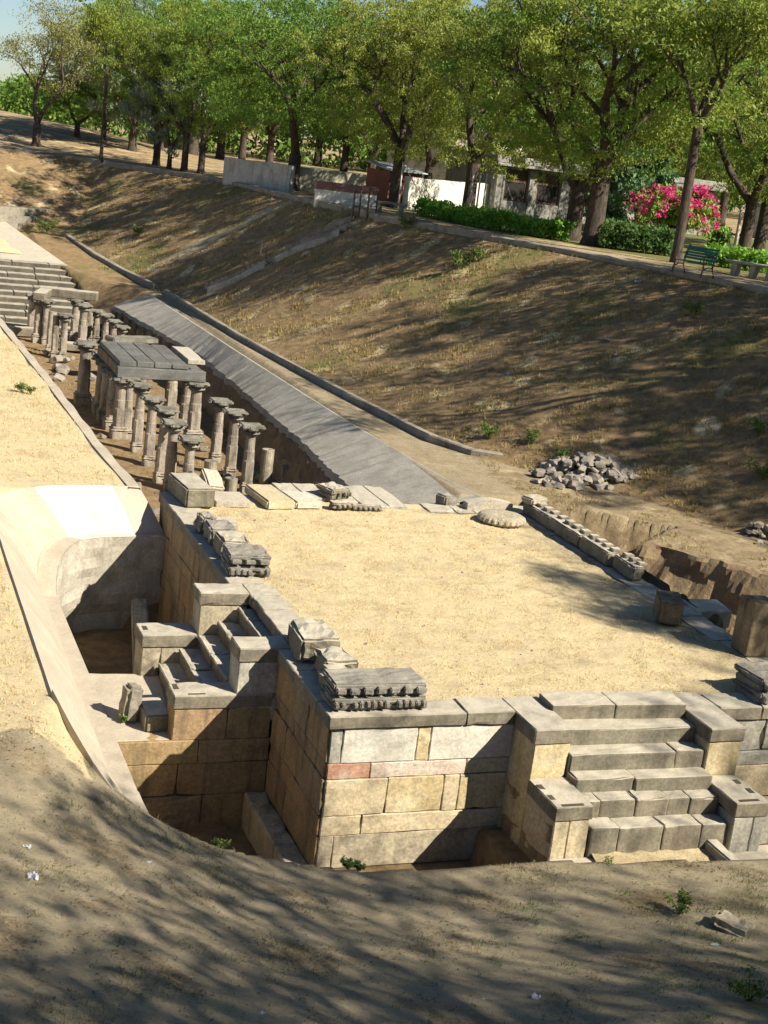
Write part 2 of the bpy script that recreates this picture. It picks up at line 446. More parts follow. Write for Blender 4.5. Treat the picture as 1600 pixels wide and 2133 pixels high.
def ground_cover(x, y, z):
    """R straw, G green, B pale worn earth"""
    xk = np.interp(y, *XK); xt = np.interp(y, *XT); yr = np.interp(x, *RIM)
    straw = np.zeros_like(x); green = np.zeros_like(x); pale = np.zeros_like(x)
    patch = sstep(-.1, .6, wob(x, y, 2.0, s=17)); patch2 = sstep(0, .7, wob(x, y, 5.0, s=21)); p3 = sstep(-.2, .5, wob(x, y, 1.1, s=24))
    terr = (x < -.3) & (y > -1) & (x < -.3)
    T = terr & (y < 43) & (z > -.45)
    straw = np.where(T, .9, straw); pale = np.where(T, .1, pale)
    fore = (y < yr) & (y < 1) & ~(T & (y > -.55 + .5 * wob(x, y, 1.6, s=11) + .25 * wob(x, y, .5, s=19)))
    straw = np.where(fore, .22 * patch * p3, straw); lowr = sstep(-.8, 1.0, x + .25 * (y + 3)) * sstep(-2.4, -3.4, y)
    green = np.where(fore, np.maximum(.45 * patch2 * p3, .42 * lowr * p3 * (.3 + .7 * patch)), green); hum = sstep(.0, .8, wob(x, y, 1.5, s=35)); pale = np.where(fore, .95 - .38 * hum - .2 * patch2 * p3, pale)
    path = (x > 2) & (x < xk) & (y > 9) & (y < 38) & (z > -.3)
    pale = np.where(path, .6, pale); straw = np.where(path, .25 * patch, straw); green = np.where(path, .18 * p3, green)
    bank = ((x >= xk) & (x < xt) & (y > 0)) | ((y >= 38) & (x < xt) & (y < 63) & ((x > 1) | (y > 50)))
    straw = np.where(bank, .5 * patch * p3 + .22 * p3, straw); green = np.where(bank, .45 * patch2 * (1 - .5 * patch) + .12 * p3, green)
    pale = np.where(bank, .12 * (1 - p3), pale)
    end_ = (y >= 38) & (x < xk) & (x > -1.2) & (y < 52)
    straw = np.where(end_, .15 * p3, straw); green = np.where(end_, .25 + .35 * patch2 * p3, green); pale = np.where(end_, 0, pale)  # grass cover, made darker to paint in the shade at the far end
    flat = (x > 7) & (x < xk) & (y < 12)
    straw = np.where(flat, .35 * p3, straw); pale = np.where(flat, .45, pale); green = np.where(flat, .2 * patch2, green)
    topm = (x >= xt) | (y > 63)
    lawn = topm & (y < 48) & (x > xt + 3)
    straw = np.where(topm, .3 + .2 * patch, straw); pale = np.where(topm, .12, pale); green = np.where(lawn, .75, np.where(topm, .1, green))
    worn = (x >= xt) & (x < xt + 1.6) & (y < 35)
    pale = np.where(worn, .95, pale); straw = np.where(worn, .1, straw); green = np.where(worn, 0, green)
    # a worn footpath down the bank
    ax_, ay_, bx_, by_ = 6.2, 41.5, 11.2, 40.2
    tt = np.clip(((x - ax_) * (bx_ - ax_) + (y - ay_) * (by_ - ay_)) / ((bx_ - ax_) ** 2 + (by_ - ay_) ** 2), 0, 1)
    pd = np.hypot(x - ax_ - tt * (bx_ - ax_), y - ay_ - tt * (by_ - ay_)) + .25 * wob(x, y, 1.5, s=3)
    fp = bank & (pd < .55)
    pale = np.where(fp, .9, pale); green = np.where(fp, 0, green); straw = np.where(fp, .1, straw)
    return np.clip(np.stack([straw, green, pale], -1), 0, 1)

def ground_material():
    t = NT('ground_earth_and_grass')
    a = t.n('ShaderNodeVertexColor'); a.layer_name = 'cover'
    sp = t.n('ShaderNodeSeparateColor'); t.l(a.outputs[0], sp.inputs[0])
    big = t.noise(.8, 6, .65); mid = t.noise(3.5, 7, .7, off=4); fine = t.noise(28, 7, .8, off=8)
    col = t.mix(t.ramp(mid, [(.35, 0.), (.65, 1.)]), (.15, .10, .05), (.30, .205, .105))
    def layer(ch, c, col, gain=1.0):
        f = t.math('MULTIPLY', sp.outputs[ch], gain)
        f = t.math('ADD', f, t.math('SUBTRACT', t.math('ADD', t.math('MULTIPLY', mid, .7), t.math('MULTIPLY', fine, .5)), .62))
        f = t.ramp(f, [(.25, 0.), (.72, 1.)])
        return t.mix(f, col, c)
    col = layer(2, t.mix(fine, (.235, .195, .125), (.44, .365, .235)), col)
    col = layer(0, t.mix(fine, (.48, .37, .20), (.70, .58, .36)), col)
    col = layer(1, t.mix(fine, (.10, .105, .03), (.17, .165, .05)), col)
    col = t.mix(t.ramp(fine, [(.34, .35), (.48, 0.)]), col, (.12, .085, .045))
    col = t.mix(t.ramp(t.noise(1.4, 6, .7, off=14), [(.5, 0.), (.75, .4)]), col, (.11, .085, .05))
    h = t.bump(t.noise(45, 7, .85, off=1), 1.0, .02)
    t.bump(t.noise(9, 7, .75, off=3), .8, .04, h)
    return t.done(col, .95)
M['ground'] = ground_material()

def axis(parts):
    out = [parts[0][0]]
    for a, b, s in parts:
        n = max(1, int(round((b - a) / s))); out += list(np.linspace(a, b, n + 1)[1:])
    return np.array(out)
gx = axis([(-900, -60, 60), (-60, -14, 4), (-14, -5, .6), (-5, 12, .085), (12, 20, .2), (20, 60, 1.0), (60, 140, 8), (140, 1500, 80)])
gy = axis([(-300, -30, 30), (-30, -10, 1.0), (-10, 12.5, .085), (12.5, 64, .2), (64, 90, .6), (90, 180, 4), (180, 2200, 100)])
X, Yg = np.meshgrid(gx, gy)
Z = height(X, Yg)
Z = np.where(np.hypot(X, Yg) > 150, Z - .0 , Z)
nv = np.stack([X.ravel(), Yg.ravel(), Z.ravel()], -1)
nx_, ny_ = len(gx), len(gy)
ii = (np.arange(ny_ - 1)[:, None] * nx_ + np.arange(nx_ - 1)[None]).ravel()
nf = np.stack([ii, ii + 1, ii + nx_ + 1, ii + nx_], -1)
ground = npmesh('ground', nv, nf, M['ground'], smooth=True)
cv = ground_cover(X.ravel(), Yg.ravel(), Z.ravel())
ca = ground.data.color_attributes.new('cover', 'FLOAT_COLOR', 'POINT')
ca.data.foreach_set('color', np.concatenate([cv, np.ones((len(cv), 1))], 1).astype(np.float32).ravel())
tag(ground, kind='structure')

# ------------------------------------------------------------------ the platform
RNG = random.Random(3)
def course_wall(name, axis_, fixed, a0, a1, zs, joints, mats, parent, thick=.30, out=-1, label=None, seed=1, backing=True):
    """coursed masonry face. axis_='x': runs along x at y=fixed, outside towards out; 'y': runs along y at x=fixed"""
    rng = random.Random(seed)
    bm = bmesh.new()
    for r in range(len(zs) - 1):
        z1, z0 = zs[r], zs[r + 1]
        js = joints[r] if joints else None
        if js is None:
            js = [a0]
            while js[-1] < a1 - .5:
                js.append(min(a1, js[-1] + rng.uniform(.55, 1.5)))
            if js[-1] < a1: js[-1] = a1
        for i in range(len(js) - 1):
            g = .004
            b0, b1 = js[i] + g, js[i + 1] - g
            dpt = rng.uniform(-.008, .008)
            mi = mats[1][r][i % len(mats[1][r])] if mats[1] else 0
            f0 = fixed + out * dpt; f1 = fixed - out * thick
            lo, hi = min(f0, f1), max(f0, f1)
            if axis_ == 'x': box(bm, b0, b1, lo, hi, z0 + g, z1 - g, .01, mi, .004, rng)
            else: box(bm, lo, hi, b0, b1, z0 + g, z1 - g, .01, mi, .004, rng)
    if backing:
        f0 = fixed - out * .035; f1 = fixed - out * (thick - .03)
        lo, hi = min(f0, f1), max(f0, f1)
        nm = len(mats[0])
        if axis_ == 'x': box(bm, a0 + .03, a1 - .03, lo, hi, zs[-1] + .02, zs[0] - .02, 0, nm)
        else: box(bm, lo, hi, a0 + .03, a1 - .03, zs[-1] + .02, zs[0] - .02, 0, nm)
    o = obj(name, bm, list(mats[0]) + [M['joint']], parent)
    if label: o['label'] = label
    return o

ZS = [-.175, -.61, -.81, -1.275, -1.525, -1.96]
plat = empty('stone_platform', 'large square stone platform with dry straw lawn on top, rising from the pit', 'platform', (0, 0, 0))
fm = [M['whit'], M['grey'], M['ochre'], M['red'], M['pink'], M['buff'], M['dirtywall'], M['tan']]
course_wall('retaining_wall', 'x', 0.0, 0.03, 2.34, ZS,
            [[.03, .18, 1.10, 1.27, 2.34], [.03, .56, 1.78, 2.34], [.03, .80, 1.52, 1.72, 2.34], [.03, .53, 2.34], [.03, .21, 2.34]],
            (fm, [[1, 0, 2, 0], [3, 4, 5], [5, 2, 5, 2], [5, 5], [6, 6]]), plat, label='sunlit front wall of whitewashed and ochre blocks with one red stone')
course_wall('retaining_wall', 'x', -.10, 5.1, 9.5, ZS, None, ([M['grey'], M['buff']], [[0], [0, 1], [1], [1], [0]]), plat, seed=8)
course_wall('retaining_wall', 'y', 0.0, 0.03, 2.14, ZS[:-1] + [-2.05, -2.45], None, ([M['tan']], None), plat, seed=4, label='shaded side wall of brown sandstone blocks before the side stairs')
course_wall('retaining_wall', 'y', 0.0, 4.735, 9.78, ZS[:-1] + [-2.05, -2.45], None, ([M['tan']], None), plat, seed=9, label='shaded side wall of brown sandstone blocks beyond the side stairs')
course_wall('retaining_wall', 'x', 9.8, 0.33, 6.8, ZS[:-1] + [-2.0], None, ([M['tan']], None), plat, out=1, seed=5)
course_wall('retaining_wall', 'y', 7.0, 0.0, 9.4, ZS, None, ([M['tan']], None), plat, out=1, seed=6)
# plinth ledge at the foot of the side wall
bm = bmesh.new()
y = -.05
while y < 2.0:
    L_ = RNG.uniform(.6, 1.1); box(bm, -.29, -.008, y, min(y + L_ - .01, 2.08), -2.5, -1.955, .02, 0, .006, RNG); y += L_
obj('plinth', bm, M['dirtywall'], plat)
# coping
def coping_run(bm, axis_, f0, f1, js, z0=-.172, z1=0.0, rng=RNG, mi=0):
    for a, b in zip(js[:-1], js[1:]):
        dz = rng.uniform(-.008, .008)
        if axis_ == 'x': box(bm, a + .004, b - .004, f0, f1, z0, z1 + dz, .014, mi, .006, rng)
        else: box(bm, f0, f1, a + .004, b - .004, z0, z1 + dz, .014, mi, .006, rng)
bm = bmesh.new(); coping_run(bm, 'x', -.035, .42, [-.03, 1.68, 2.32]); obj('coping', bm, M['coping'], plat)
bm = bmesh.new(); coping_run(bm, 'x', -.13, .36, [5.11, 5.75, 6.9, 8.1, 9.4]); obj('coping', bm, M['coping'], plat)
bm = bmesh.new(); coping_run(bm, 'y', -.03, .46, [.425, 1.4, 2.13]); obj('coping', bm, M['coping'], plat)
bm = bmesh.new(); coping_run(bm, 'y', -.03, .50, [4.74, 5.9, 7.3, 8.55, 9.82]); obj('coping', bm, M['coping'], plat)
bm = bmesh.new(); coping_run(bm, 'y', .17, .62, [2.14, 2.9, 3.6, 4.2, 4.735]); obj('coping', bm, M['coping'], plat)
bm = bmesh.new(); coping_run(bm, 'x', 9.25, 9.80, [.505, 1.35, 2.1]); obj('coping', bm, M['coping'], plat)
bm = bmesh.new(); coping_run(bm, 'x', 8.92, 9.50, [4.75, 5.3, 5.65, 6.35, 7.0], z1=.015); obj('coping', bm, M['coping'], plat)
bm = bmesh.new(); coping_run(bm, 'y', 6.55, 7.02, [2.3, 3.3, 4.1, 4.9, 6.1, 7.6, 8.9]); obj('coping', bm, M['coping'], plat)
bm = bmesh.new(); coping_run(bm, 'y', 6.62, 7.25, [-.1, 1.0, 1.75, 2.29]); obj('coping', bm, M['coping'], plat)

# straw lawn on the platform: one gently uneven sheet tucked under the coping
px_ = np.linspace(.3, 6.75, 110); py_ = np.linspace(.2, 9.5, 150)
PX, PY = np.meshgrid(px_, py_)
PZ = -.02 + .012 * wob(PX, PY, 1.6, s=2) + .012 * wob(PX, PY, .5, s=9)
ii = (np.arange(149)[:, None] * 110 + np.arange(109)[None]).ravel()
lawn = npmesh('platform_ground', np.stack([PX.ravel(), PY.ravel(), PZ.ravel()], -1), np.stack([ii, ii + 1, ii + 111, ii + 110], -1), M['ground'], smooth=True)
edge = sstep(5.0, 6.6, PX) * .5
cv = np.stack([np.clip(.95 - edge + .1 * wob(PX, PY, 1.0, s=5) - .22 * sstep(.2, .9, wob(PX, PY, 1.5, s=16)) - .4 * sstep(.35, .0, np.minimum(PX - .3, PY - .3)), 0, 1), .06 * sstep(.2, .8, wob(PX, PY, 1.4, s=12)), .25 + edge * .8], -1).reshape(-1, 3)
ca = lawn.data.color_attributes.new('cover', 'FLOAT_COLOR', 'POINT')
ca.data.foreach_set('color', np.concatenate([cv, np.ones((len(cv), 1))], 1).astype(np.float32).ravel())
tag(lawn, kind='structure')

# ---- flights of steps with stepped piers
def pier(parent, x0, x1, y0, y1, ztop, zbot, name, capm, bodym, slots=(), out='-y', seed=0, split=None, lab=None):
    """cap slab over a body; out tells which way the free end looks"""
    rng = random.Random(seed)
    bm = bmesh.new(); ov = .02; ct = .185
    bx0, bx1, by0, by1 = x0, x1, y0, y1
    if split:       # joint in the face
        if out == '-y':
            xm = x0 + (x1 - x0) * split
            box(bm, bx0, xm - .003, by0, by1, zbot, ztop - ct - .004, .012, 0, .004, rng); box(bm, xm + .003, bx1, by0, by1, zbot, ztop - ct - .004, .012, 0, .004, rng)
        else:
            xm = x0 + (x1 - x0) * split
            box(bm, bx0, xm - .003, by0, by1, zbot, ztop - ct - .004, .012, 0, .004, rng); box(bm, xm + .003, bx1, by0, by1, zbot, ztop - ct - .004, .012, 0, .004, rng)
    else: box(bm, bx0, bx1, by0, by1, zbot, ztop - ct - .004, .012, 0, .004, rng)
    p = obj('pier', bm, bodym, parent)
    if lab: p['label'] = lab
    bm = bmesh.new()
    cx0, cx1, cy0, cy1 = x0 - ov, x1 + ov, y0 - ov, y1 + ov
    if out == '-y': cy1 = y1
    else: cx1 = x1
    # plain cap; shade of sunk sockets painted as flat dark patches at the slots
    b = bmesh.new()
    box(b, cx0, cx1, cy0, cy1, ztop - ct, ztop, .014, 0, .004, rng)
    merge(bm, b)
    for (sx0, sx1, sy0, sy1) in slots:
        box(bm, sx0, sx1, sy0, sy1, ztop - .002, ztop + .003, 0, 1)
    obj('cap', bm, [capm, M['joint']], p)
    return p

st = empty('stone_staircase', 'broad sunlit stone staircase of six steps up the front of the platform', 'staircase', (3.7, -.9, -1.25))
st_inv = Matrix.Translation(-Vector((3.7, -.9, -1.25)))
def under(o):       # keep world place under the staircase empty
    o.location = -Vector(o.parent.location); return o
tops = [(.08, -.096, .26), (-.111, -.387, -.08), (-.306, -.636, -.37), (-.518, -.884, -.62), (-.692, -1.096, -.87), (-.908, -1.364, -1.08)]
zb = [-.111, -.306, -.518, -.692, -.908, -1.30]
rs = random.Random(12)
stepcuts = [[.46], [], [.78], [.42], [.12, .38, .62, .78], [.2, .52, .8]]
for i, (zt, yf, yb) in enumerate(tops):
    bm = bmesh.new()
    xa, xb = (2.80, 4.61) if i else (2.78, 4.61)
    cuts = [0] + stepcuts[i] + [1]
    for c0, c1 in zip(cuts[:-1], cuts[1:]):
        a, b_ = xa + (xb - xa) * c0, xa + (xb - xa) * c1
        sk = -.028 * (a - 3.6); sk2 = -.028 * (b_ - 3.6)
        dz = rs.uniform(-.01, .01); dy = rs.uniform(-.012, .012)
        hexa(bm, [(a + .003, yf + sk + dy, zb[i] - .1), (b_ - .003, yf + sk2 + dy, zb[i] - .1), (b_ - .003, yb + sk2 + .06, zb[i] - .1), (a + .003, yb + sk + .06, zb[i] - .1),
                  (a + .003, yf + sk + dy, zt + dz), (b_ - .003, yf + sk2 + dy, zt + dz), (b_ - .003, yb + sk2 + .06, zt + dz), (a + .003, yb + sk + .06, zt + dz)], .022, 0, .006, rs, 2)
    under(obj('step', bm, M['coping'], st))
slL = [(2.335, 2.40, -.86, -.74), (2.335, 2.40, -1.13, -1.01), (2.40, 2.68, -1.30, -1.25)]
slR = [(4.93, 5.0, -.98, -.86), (4.95, 5.02, -1.22, -1.10), (4.68, 4.95, -1.425, -1.375)]
for p in (pier(st, 2.33, 2.80, -.57, .42, 0.0, -2.0, 'p', M['coping'], M['ochre'], seed=1),
          pier(st, 2.33, 2.78, -1.30, -.575, -.615, -2.45, 'p', M['coping'], M['buff'], slL, seed=2, split=.42, lab='lower pier with three sockets painted as dark patches on its cap'),
          pier(st, 4.62, 5.09, -.70, .42, 0.0, -2.0, 'p', M['coping'], M['ochre'], seed=3),
          pier(st, 4.62, 5.05, -1.45, -.705, -.615, -1.6, 'p', M['coping'], M['grey'], slR, seed=4, split=.62, lab='lower pier with three sockets painted as dark patches on its cap')):
    under(p)
# flank walls of the piers as coursed masonry (left flank is seen in shade)
under(course_wall('flank_wall', 'y', 2.325, -1.28, -.02, [-.82, -1.25, -1.6, -2.05], None, ([M['tan']], None), st, thick=.05, seed=15, backing=False))
# landing in front of the steps
bm = bmesh.new()
box(bm, 2.30, 5.3, -1.84, -1.30, -2.4, -1.262, .02, 0, .005, RNG)
box(bm, 2.82, 4.6, -1.36, -1.1, -2.4, -1.27, 0, 0)
landing = obj('landing', bm, M['coping_lt'], st); under(landing)
gx_, gy_ = np.meshgrid(np.linspace(2.84, 4.58, 30), np.linspace(-1.80, -1.33, 12))
ii = (np.arange(11)[:, None] * 30 + np.arange(29)[None]).ravel()
gm = npmesh('earth_patch', np.stack([gx_.ravel(), gy_.ravel(), (-1.245 + .02 * wob(gx_, gy_, .3, s=6) + .03 * sstep(-1.6, -1.34, gy_)).ravel()], -1), np.stack([ii, ii + 1, ii + 31, ii + 30], -1), M['ground'], smooth=True)
cc = gm.data.color_attributes.new('cover', 'FLOAT_COLOR', 'POINT'); cc.data.foreach_set('color', np.tile(np.array([.6, .0, .5, 1], np.float32), len(gm.data.vertices)))
tag(gm, kind='structure')
bm = bmesh.new(); rough_box(bm, (4.42, -1.62, -1.20), (.16, .62, .18), .02, amp=.01, seed=3, bev=.02)
tag(obj('kerb_stone', bm, M['coping_lt']), 'low pale kerb stone at the right foot of the front staircase', 'kerb stone')

# left staircase
ls = empty('side_staircase', 'shaded stone staircase of stepped piers down the left side of the platform', 'staircase', (-.6, 3.4, -1.25))
sy0, sy1 = 2.575, 4.29
rs = random.Random(22)
treads = [(.30, .03, -.21), (.03, -.24, -.42), (-.24, -.50, -.62), (-.50, -.76, -.82), (-.76, -1.04, -1.02)]
for i, (xb_, xf, zt) in enumerate(treads):
    bm = bmesh.new()
    c = rs.uniform(.3, .7); ym = sy0 + (sy1 - sy0) * c
    for a, b_ in ((sy0, ym - .003), (ym + .003, sy1)):
        box(bm, xf, xb_ + .05, a, b_, zt - .42, zt + rs.uniform(-.006, .006), .016, 0, .006, rs)
        box(bm, xf - .035, xf + .02, a + .02, b_ - .02, zt - .05, zt + .022, .014, 0, .008, rs)     # worn raised nosing
    under(obj('step', bm, M['coping'], ls))
box_slots_n = [(-1.26, -1.2, 2.36, 2.52), (-1.12, -.9, 2.17, 2.2)]
box_slots_f = [(-1.25, -1.18, 4.52, 4.68)]
for p in (pier(ls, -.52, .17, 4.32, 4.735, 0.0, -2.0, 'p', M['coping'], M['dirtywall'], out='-x', seed=5),
          pier(ls, -1.29, -.52, 4.32, 4.80, -.62, -2.0, 'p', M['coping'], M['dirtywall'], box_slots_f, out='-x', seed=6, split=.35, lab='lower far pier with one socket painted as a dark patch on its cap'),
          pier(ls, -.51, .17, 2.15, 2.57, 0.0, -1.0, 'p', M['coping'], M['grey'], out='-x', seed=7),
          pier(ls, -1.29, -.02, 2.145, 2.57, -.62, -1.235, 'p', M['coping'], M['tan'], box_slots_n, out='-x', seed=8, split=.55, lab='lower near pier with two sockets painted as dark patches on its cap')):
    under(p)
under(course_wall('cross_wall', 'x', 2.14, -1.98, -.0, [-1.232, -1.55, -2.0, -2.45], None, ([M['tan']], None), ls, seed=17, thick=.3))
bm = bmesh.new()
hexa(bm, [(-2.02, 2.17, -2.0), (-1.2, 2.17, -2.0), (-1.0, 4.4, -2.0), (-2.02, 4.45, -2.0), (-2.02, 2.17, -1.225), (-1.2, 2.17, -1.23), (-1.0, 4.4, -1.23), (-2.02, 4.45, -1.22)], .02)
box(bm, -1.3, -.3, 2.58, 4.3, -2., -1.24, 0)
under(obj('landing', bm, M['cement'], ls))

# ------------------------------------------------------------------ lining round the pit (left)
def smooth_path(pts, it=3):
    P = [np.array(p, float) for p in pts]
    for _ in range(it):
        Q = [P[0]]
        for a, b_ in zip(P[:-1], P[1:]): Q += [a * .75 + b_ * .25, a * .25 + b_ * .75]
        Q.append(P[-1]); P = Q
    return P
inner = smooth_path([(-1.98, .7), (-1.98, 3), (-2.0, 6.6), (-2.0, 8.4), (-1.3, 9.0), (-.6, 9.1), (.02, 9.2)])
foot = smooth_path([(-2.3, .7), (-2.3, 3), (-2.28, 6.6), (-2.28, 8.5), (-1.5, 9.17), (-.6, 9.25), (.02, 9.35)])
topp = smooth_path([(-3.03, .7), (-3.03, 3), (-3.03, 6.6), (-3.0, 9.2), (-2.0, 9.9), (-.9, 10.0), (-.35, 10.02)])
lin = empty('concrete_lining', 'pale curved cement lining sloping down from the straw terrace to the pit', 'retaining lining', (-2.5, 5, -.5))
def ribbon(rows, close=None):
    bm = bmesh.new()
    V_ = [[bm.verts.new(p) for p in r] for r in rows]
    for a, b_ in zip(V_[:-1], V_[1:]):
        for k in range(len(a) - 1): bm.faces.new((a[k], b_[k], b_[k + 1], a[k + 1]))
    return bm
def lining_rows(i0, i1, off=0.0):
    rows = []
    for a, f, t_ in list(zip(inner, foot, topp))[i0:i1]:
        j = .015 * math.sin(f[1] * 5 + f[0] * 3)
        u = max(0., min(1., (a[1] - 7.6) / 1.2)); zf_ = -.93 + .36 * u; zw_ = -1.2 + .58 * u
        rows.append([(a[0], a[1] + .01, zw_), (f[0] - .02, f[1] + .0, zw_ + .005), (f[0] - .03, f[1] + .01, zf_ + j),
                     (f[0] * .5 + t_[0] * .5, f[1] * .5 + t_[1] * .5, zf_ * .5 + .01 + j + off), (t_[0], t_[1], .035 + off), (t_[0] * 1.0 - .10, t_[1] + .08, -.10)])
    return rows
nL = len(inner)
wrows = []
dense = []
for p_, q_ in zip(inner[:-1], inner[1:]):
    k_ = max(1, int(np.hypot(*(q_ - p_)) / .12))
    dense += [p_ + (q_ - p_) * i / k_ for i in range(k_)]
for p_ in dense + [inner[-1]]:
    u = max(0., min(1., (p_[1] - 7.6) / 1.2)); zw_ = -1.2 + .58 * u; r = []
    for k in range(12):
        z = -2.5 + (zw_ + 2.5) * k / 11
        und = (.10 * u if k < 4 else (.04 * u if k == 4 else 0)) + (.025 + .012 * u) * mnoise.noise(Vector((p_[0] * 3, p_[1] * 3, z * 4))) * (k < 11) + (.03 * u if k in (6, 7) else 0)
        r.append((p_[0] - und * .7, p_[1] + und * .7, z))
    wrows.append(r)
bm = ribbon(wrows); bmesh.ops.recalc_face_normals(bm, faces=bm.faces)
o = under(obj('pit_wall', bm, M['pitwall'], lin)); o['label'] = 'rough stained wall below the lining'
# sections: beige straight, beige curve, whitewashed, pinkish end
iw0 = next(i for i in range(nL) if foot[i][0] > -1.72); iw1 = next(i for i in range(nL) if foot[i][0] > -.55)
for nm, a, b_, mt, lb in (('lining_face', 0, iw0 + 1, 'cement', None), ('lining_face', iw0, iw1 + 1, 'cement_w', 'bright whitewashed panel of the lining'), ('lining_face', iw1, nL, 'cement_p', 'narrow pinkish end panel of the lining')):
    bm = ribbon(lining_rows(a, b_)); bmesh.ops.recalc_face_normals(bm, faces=bm.faces)
    o = under(obj(nm, bm, M[mt], lin))
    if lb: o['label'] = lb
# near tapering apron of the lining
tp = [(-3.03, .72, .04), (-2.86, .3, -.22), (-2.66, -.05, -.5), (-2.42, -.35, -.78), (-2.18, -.55, -1.0), (-1.98, -.62, -1.14)]
bp = [(-2.33, .72, -.93), (-2.28, .45, -.98), (-2.2, .2, -1.04), (-2.12, -.05, -1.1), (-2.02, -.3, -1.15), (-1.92, -.5, -1.18)]
wp = [(-1.97, .72, -1.2), (-1.97, .5, -1.2), (-1.96, .25, -1.2), (-1.95, 0., -1.2), (-1.93, -.25, -1.2), (-1.86, -.42, -1.2)]
rows = []
for t_, b_, w_ in zip(tp, bp, wp):
    t_, b_, w_ = Vector(t_), Vector(b_), Vector(w_)
    md = t_.lerp(b_, .5) + Vector((0, 0, .05))
    rows.append([(w_.x, w_.y, -2.45), tuple(w_), (b_.x, b_.y, -1.197), tuple(b_), tuple(md), tuple(t_ + Vector((0, 0, .05))), (t_.x - .03, t_.y - .02, t_.z - .25)])
bm = ribbon(rows); bmesh.ops.recalc_face_normals(bm, faces=bm.faces)
o = under(obj('lining_face', bm, M['cement'], lin)); o['label'] = 'tapering near end of the lining'

# apron in front of the staircase at the right
bm = bmesh.new()
rows = []
for i in range(15):
    x = 2.9 + i * .45
    w_ = .03 * math.sin(i * 1.7)
    rows.append([(x, -1.78 - .02 * (x - 3), -1.5), (x, -1.80 - .02 * (x - 3), -1.235), (x, -2.05 - .03 * (x - 3), -1.172), (x, -2.34 - .03 * (x - 3) + w_, -1.115), (x, -2.4 - .03 * (x - 3) + w_, -1.3)])
bm = ribbon(rows); bmesh.ops.recalc_face_normals(bm, faces=bm.faces)
tag(obj('concrete_apron', bm, M['cement']), 'pale concrete apron strip in front of the front staircase', 'apron')
bm = bmesh.new()
rough_box(bm, (2.52, -1.66, -1.24), (.78, .16, .12), -.14, amp=.02, seed=8, bev=.04)
tag(obj('rim_stone', bm, M['coping_lt']), 'long rounded stone lying on the pit rim before the front staircase', 'stone')

# ------------------------------------------------------------------ canal: grey lining, kerb, far steps
def lerp_poly(y, ys, xs): return float(np.interp(y, ys, xs))
cl = empty('canal_lining', 'long grey cement lining sloping into the pillared canal', 'retaining lining', (5.2, 20, -.3))
rows = []
rr = random.Random(4)
yy = 9.6
while yy < 37.4:
    xt_ = float(np.interp(yy, [9.6, 11, 17, 25, 37.2], [6.05, 5.85, 5.5, 5.28, 5.05])); xb_ = float(np.interp(yy, *XL)) + rr.uniform(-.05, .03) + .06 * mnoise.noise(Vector((yy * .9, 3, 1)))
    rows.append([(xb_ - .03, yy, -.50 + rr.uniform(-.06, .03)), (xb_, yy, -.355 + rr.uniform(-.006, .006)), (xb_ * .5 + xt_ * .5, yy, -.10 + rr.uniform(-.003, .003)), (xt_, yy, .135), (xt_ + .12, yy, .10)])
    yy += rr.uniform(.1, .3)
bm = ribbon(rows); bmesh.ops.recalc_face_normals(bm, faces=bm.faces)
under(obj('lining_face', bm, M['cement_g'], cl))
# earth cut beneath the lining
rows = []
yy = 9.6
while yy < 37.3:
    xb_ = float(np.interp(yy, *XL))
    r = []
    for k in range(7):
        z = -1.6 + k * .175
        r.append((xb_ - .30 + .05 * k + .07 * mnoise.noise(Vector((yy * 2.1, z * 4, 3))), yy, z))
    r.append((xb_ + .1, yy, -.44)); rows.append(r); yy += .14
bm = ribbon(rows); bmesh.ops.recalc_face_normals(bm, faces=bm.faces)
under(obj('earth_face', bm, M['earth'], cl))

kb = bmesh.new()
kp = [at(1045, 958, .1), at(985, 948, .12)] + [Vector((float(np.interp(y, *XK)) - .02, y, .15)) for y in (14.4, 17, 20, 24, 28, 33, 38)]
strip_wall(kb, kp, .17, .14, .4, seed=2)
tag(obj('kerb_wall', kb, M['kerb']), 'long low kerb wall along the foot of the grassy bank beside the grey lining', 'kerb wall')
kb = bmesh.new()
strip_wall(kb, [(5.6, 39.0, .12), (4.95, 42, .27), (4.3, 45, .5), (3.75, 49, .8)], .22, .2, .4, seed=3)
tag(obj('kerb_wall', kb, M['kerb']), 'far stretch of kerb wall at the foot of the bank, beyond the cross path', 'kerb wall')

# left terrace edge of the canal: narrow cement lip
rows = []
yy = 9.95
while yy < 43:
    xe = float(np.interp(yy, [9.6, 13, 20, 28, 43], [-.35, -.5, -.62, -.85, -1.4]))
    j = .02 * math.sin(yy * 3.1)
    rows.append([(xe + .62, yy, -1.6), (xe + .42 + j, yy, -1.2), (xe + .14 + j, yy, -.5), (xe + .03, yy, .03 + j), (xe - .17, yy, .03), (xe - .2, yy, -.2)]); yy += .4
bm = ribbon(rows); bmesh.ops.recalc_face_normals(bm, faces=bm.faces)
tag(obj('terrace_edge', bm, M['cement']), 'pale cement edge of the straw terrace along the left of the canal', 'retaining edge')

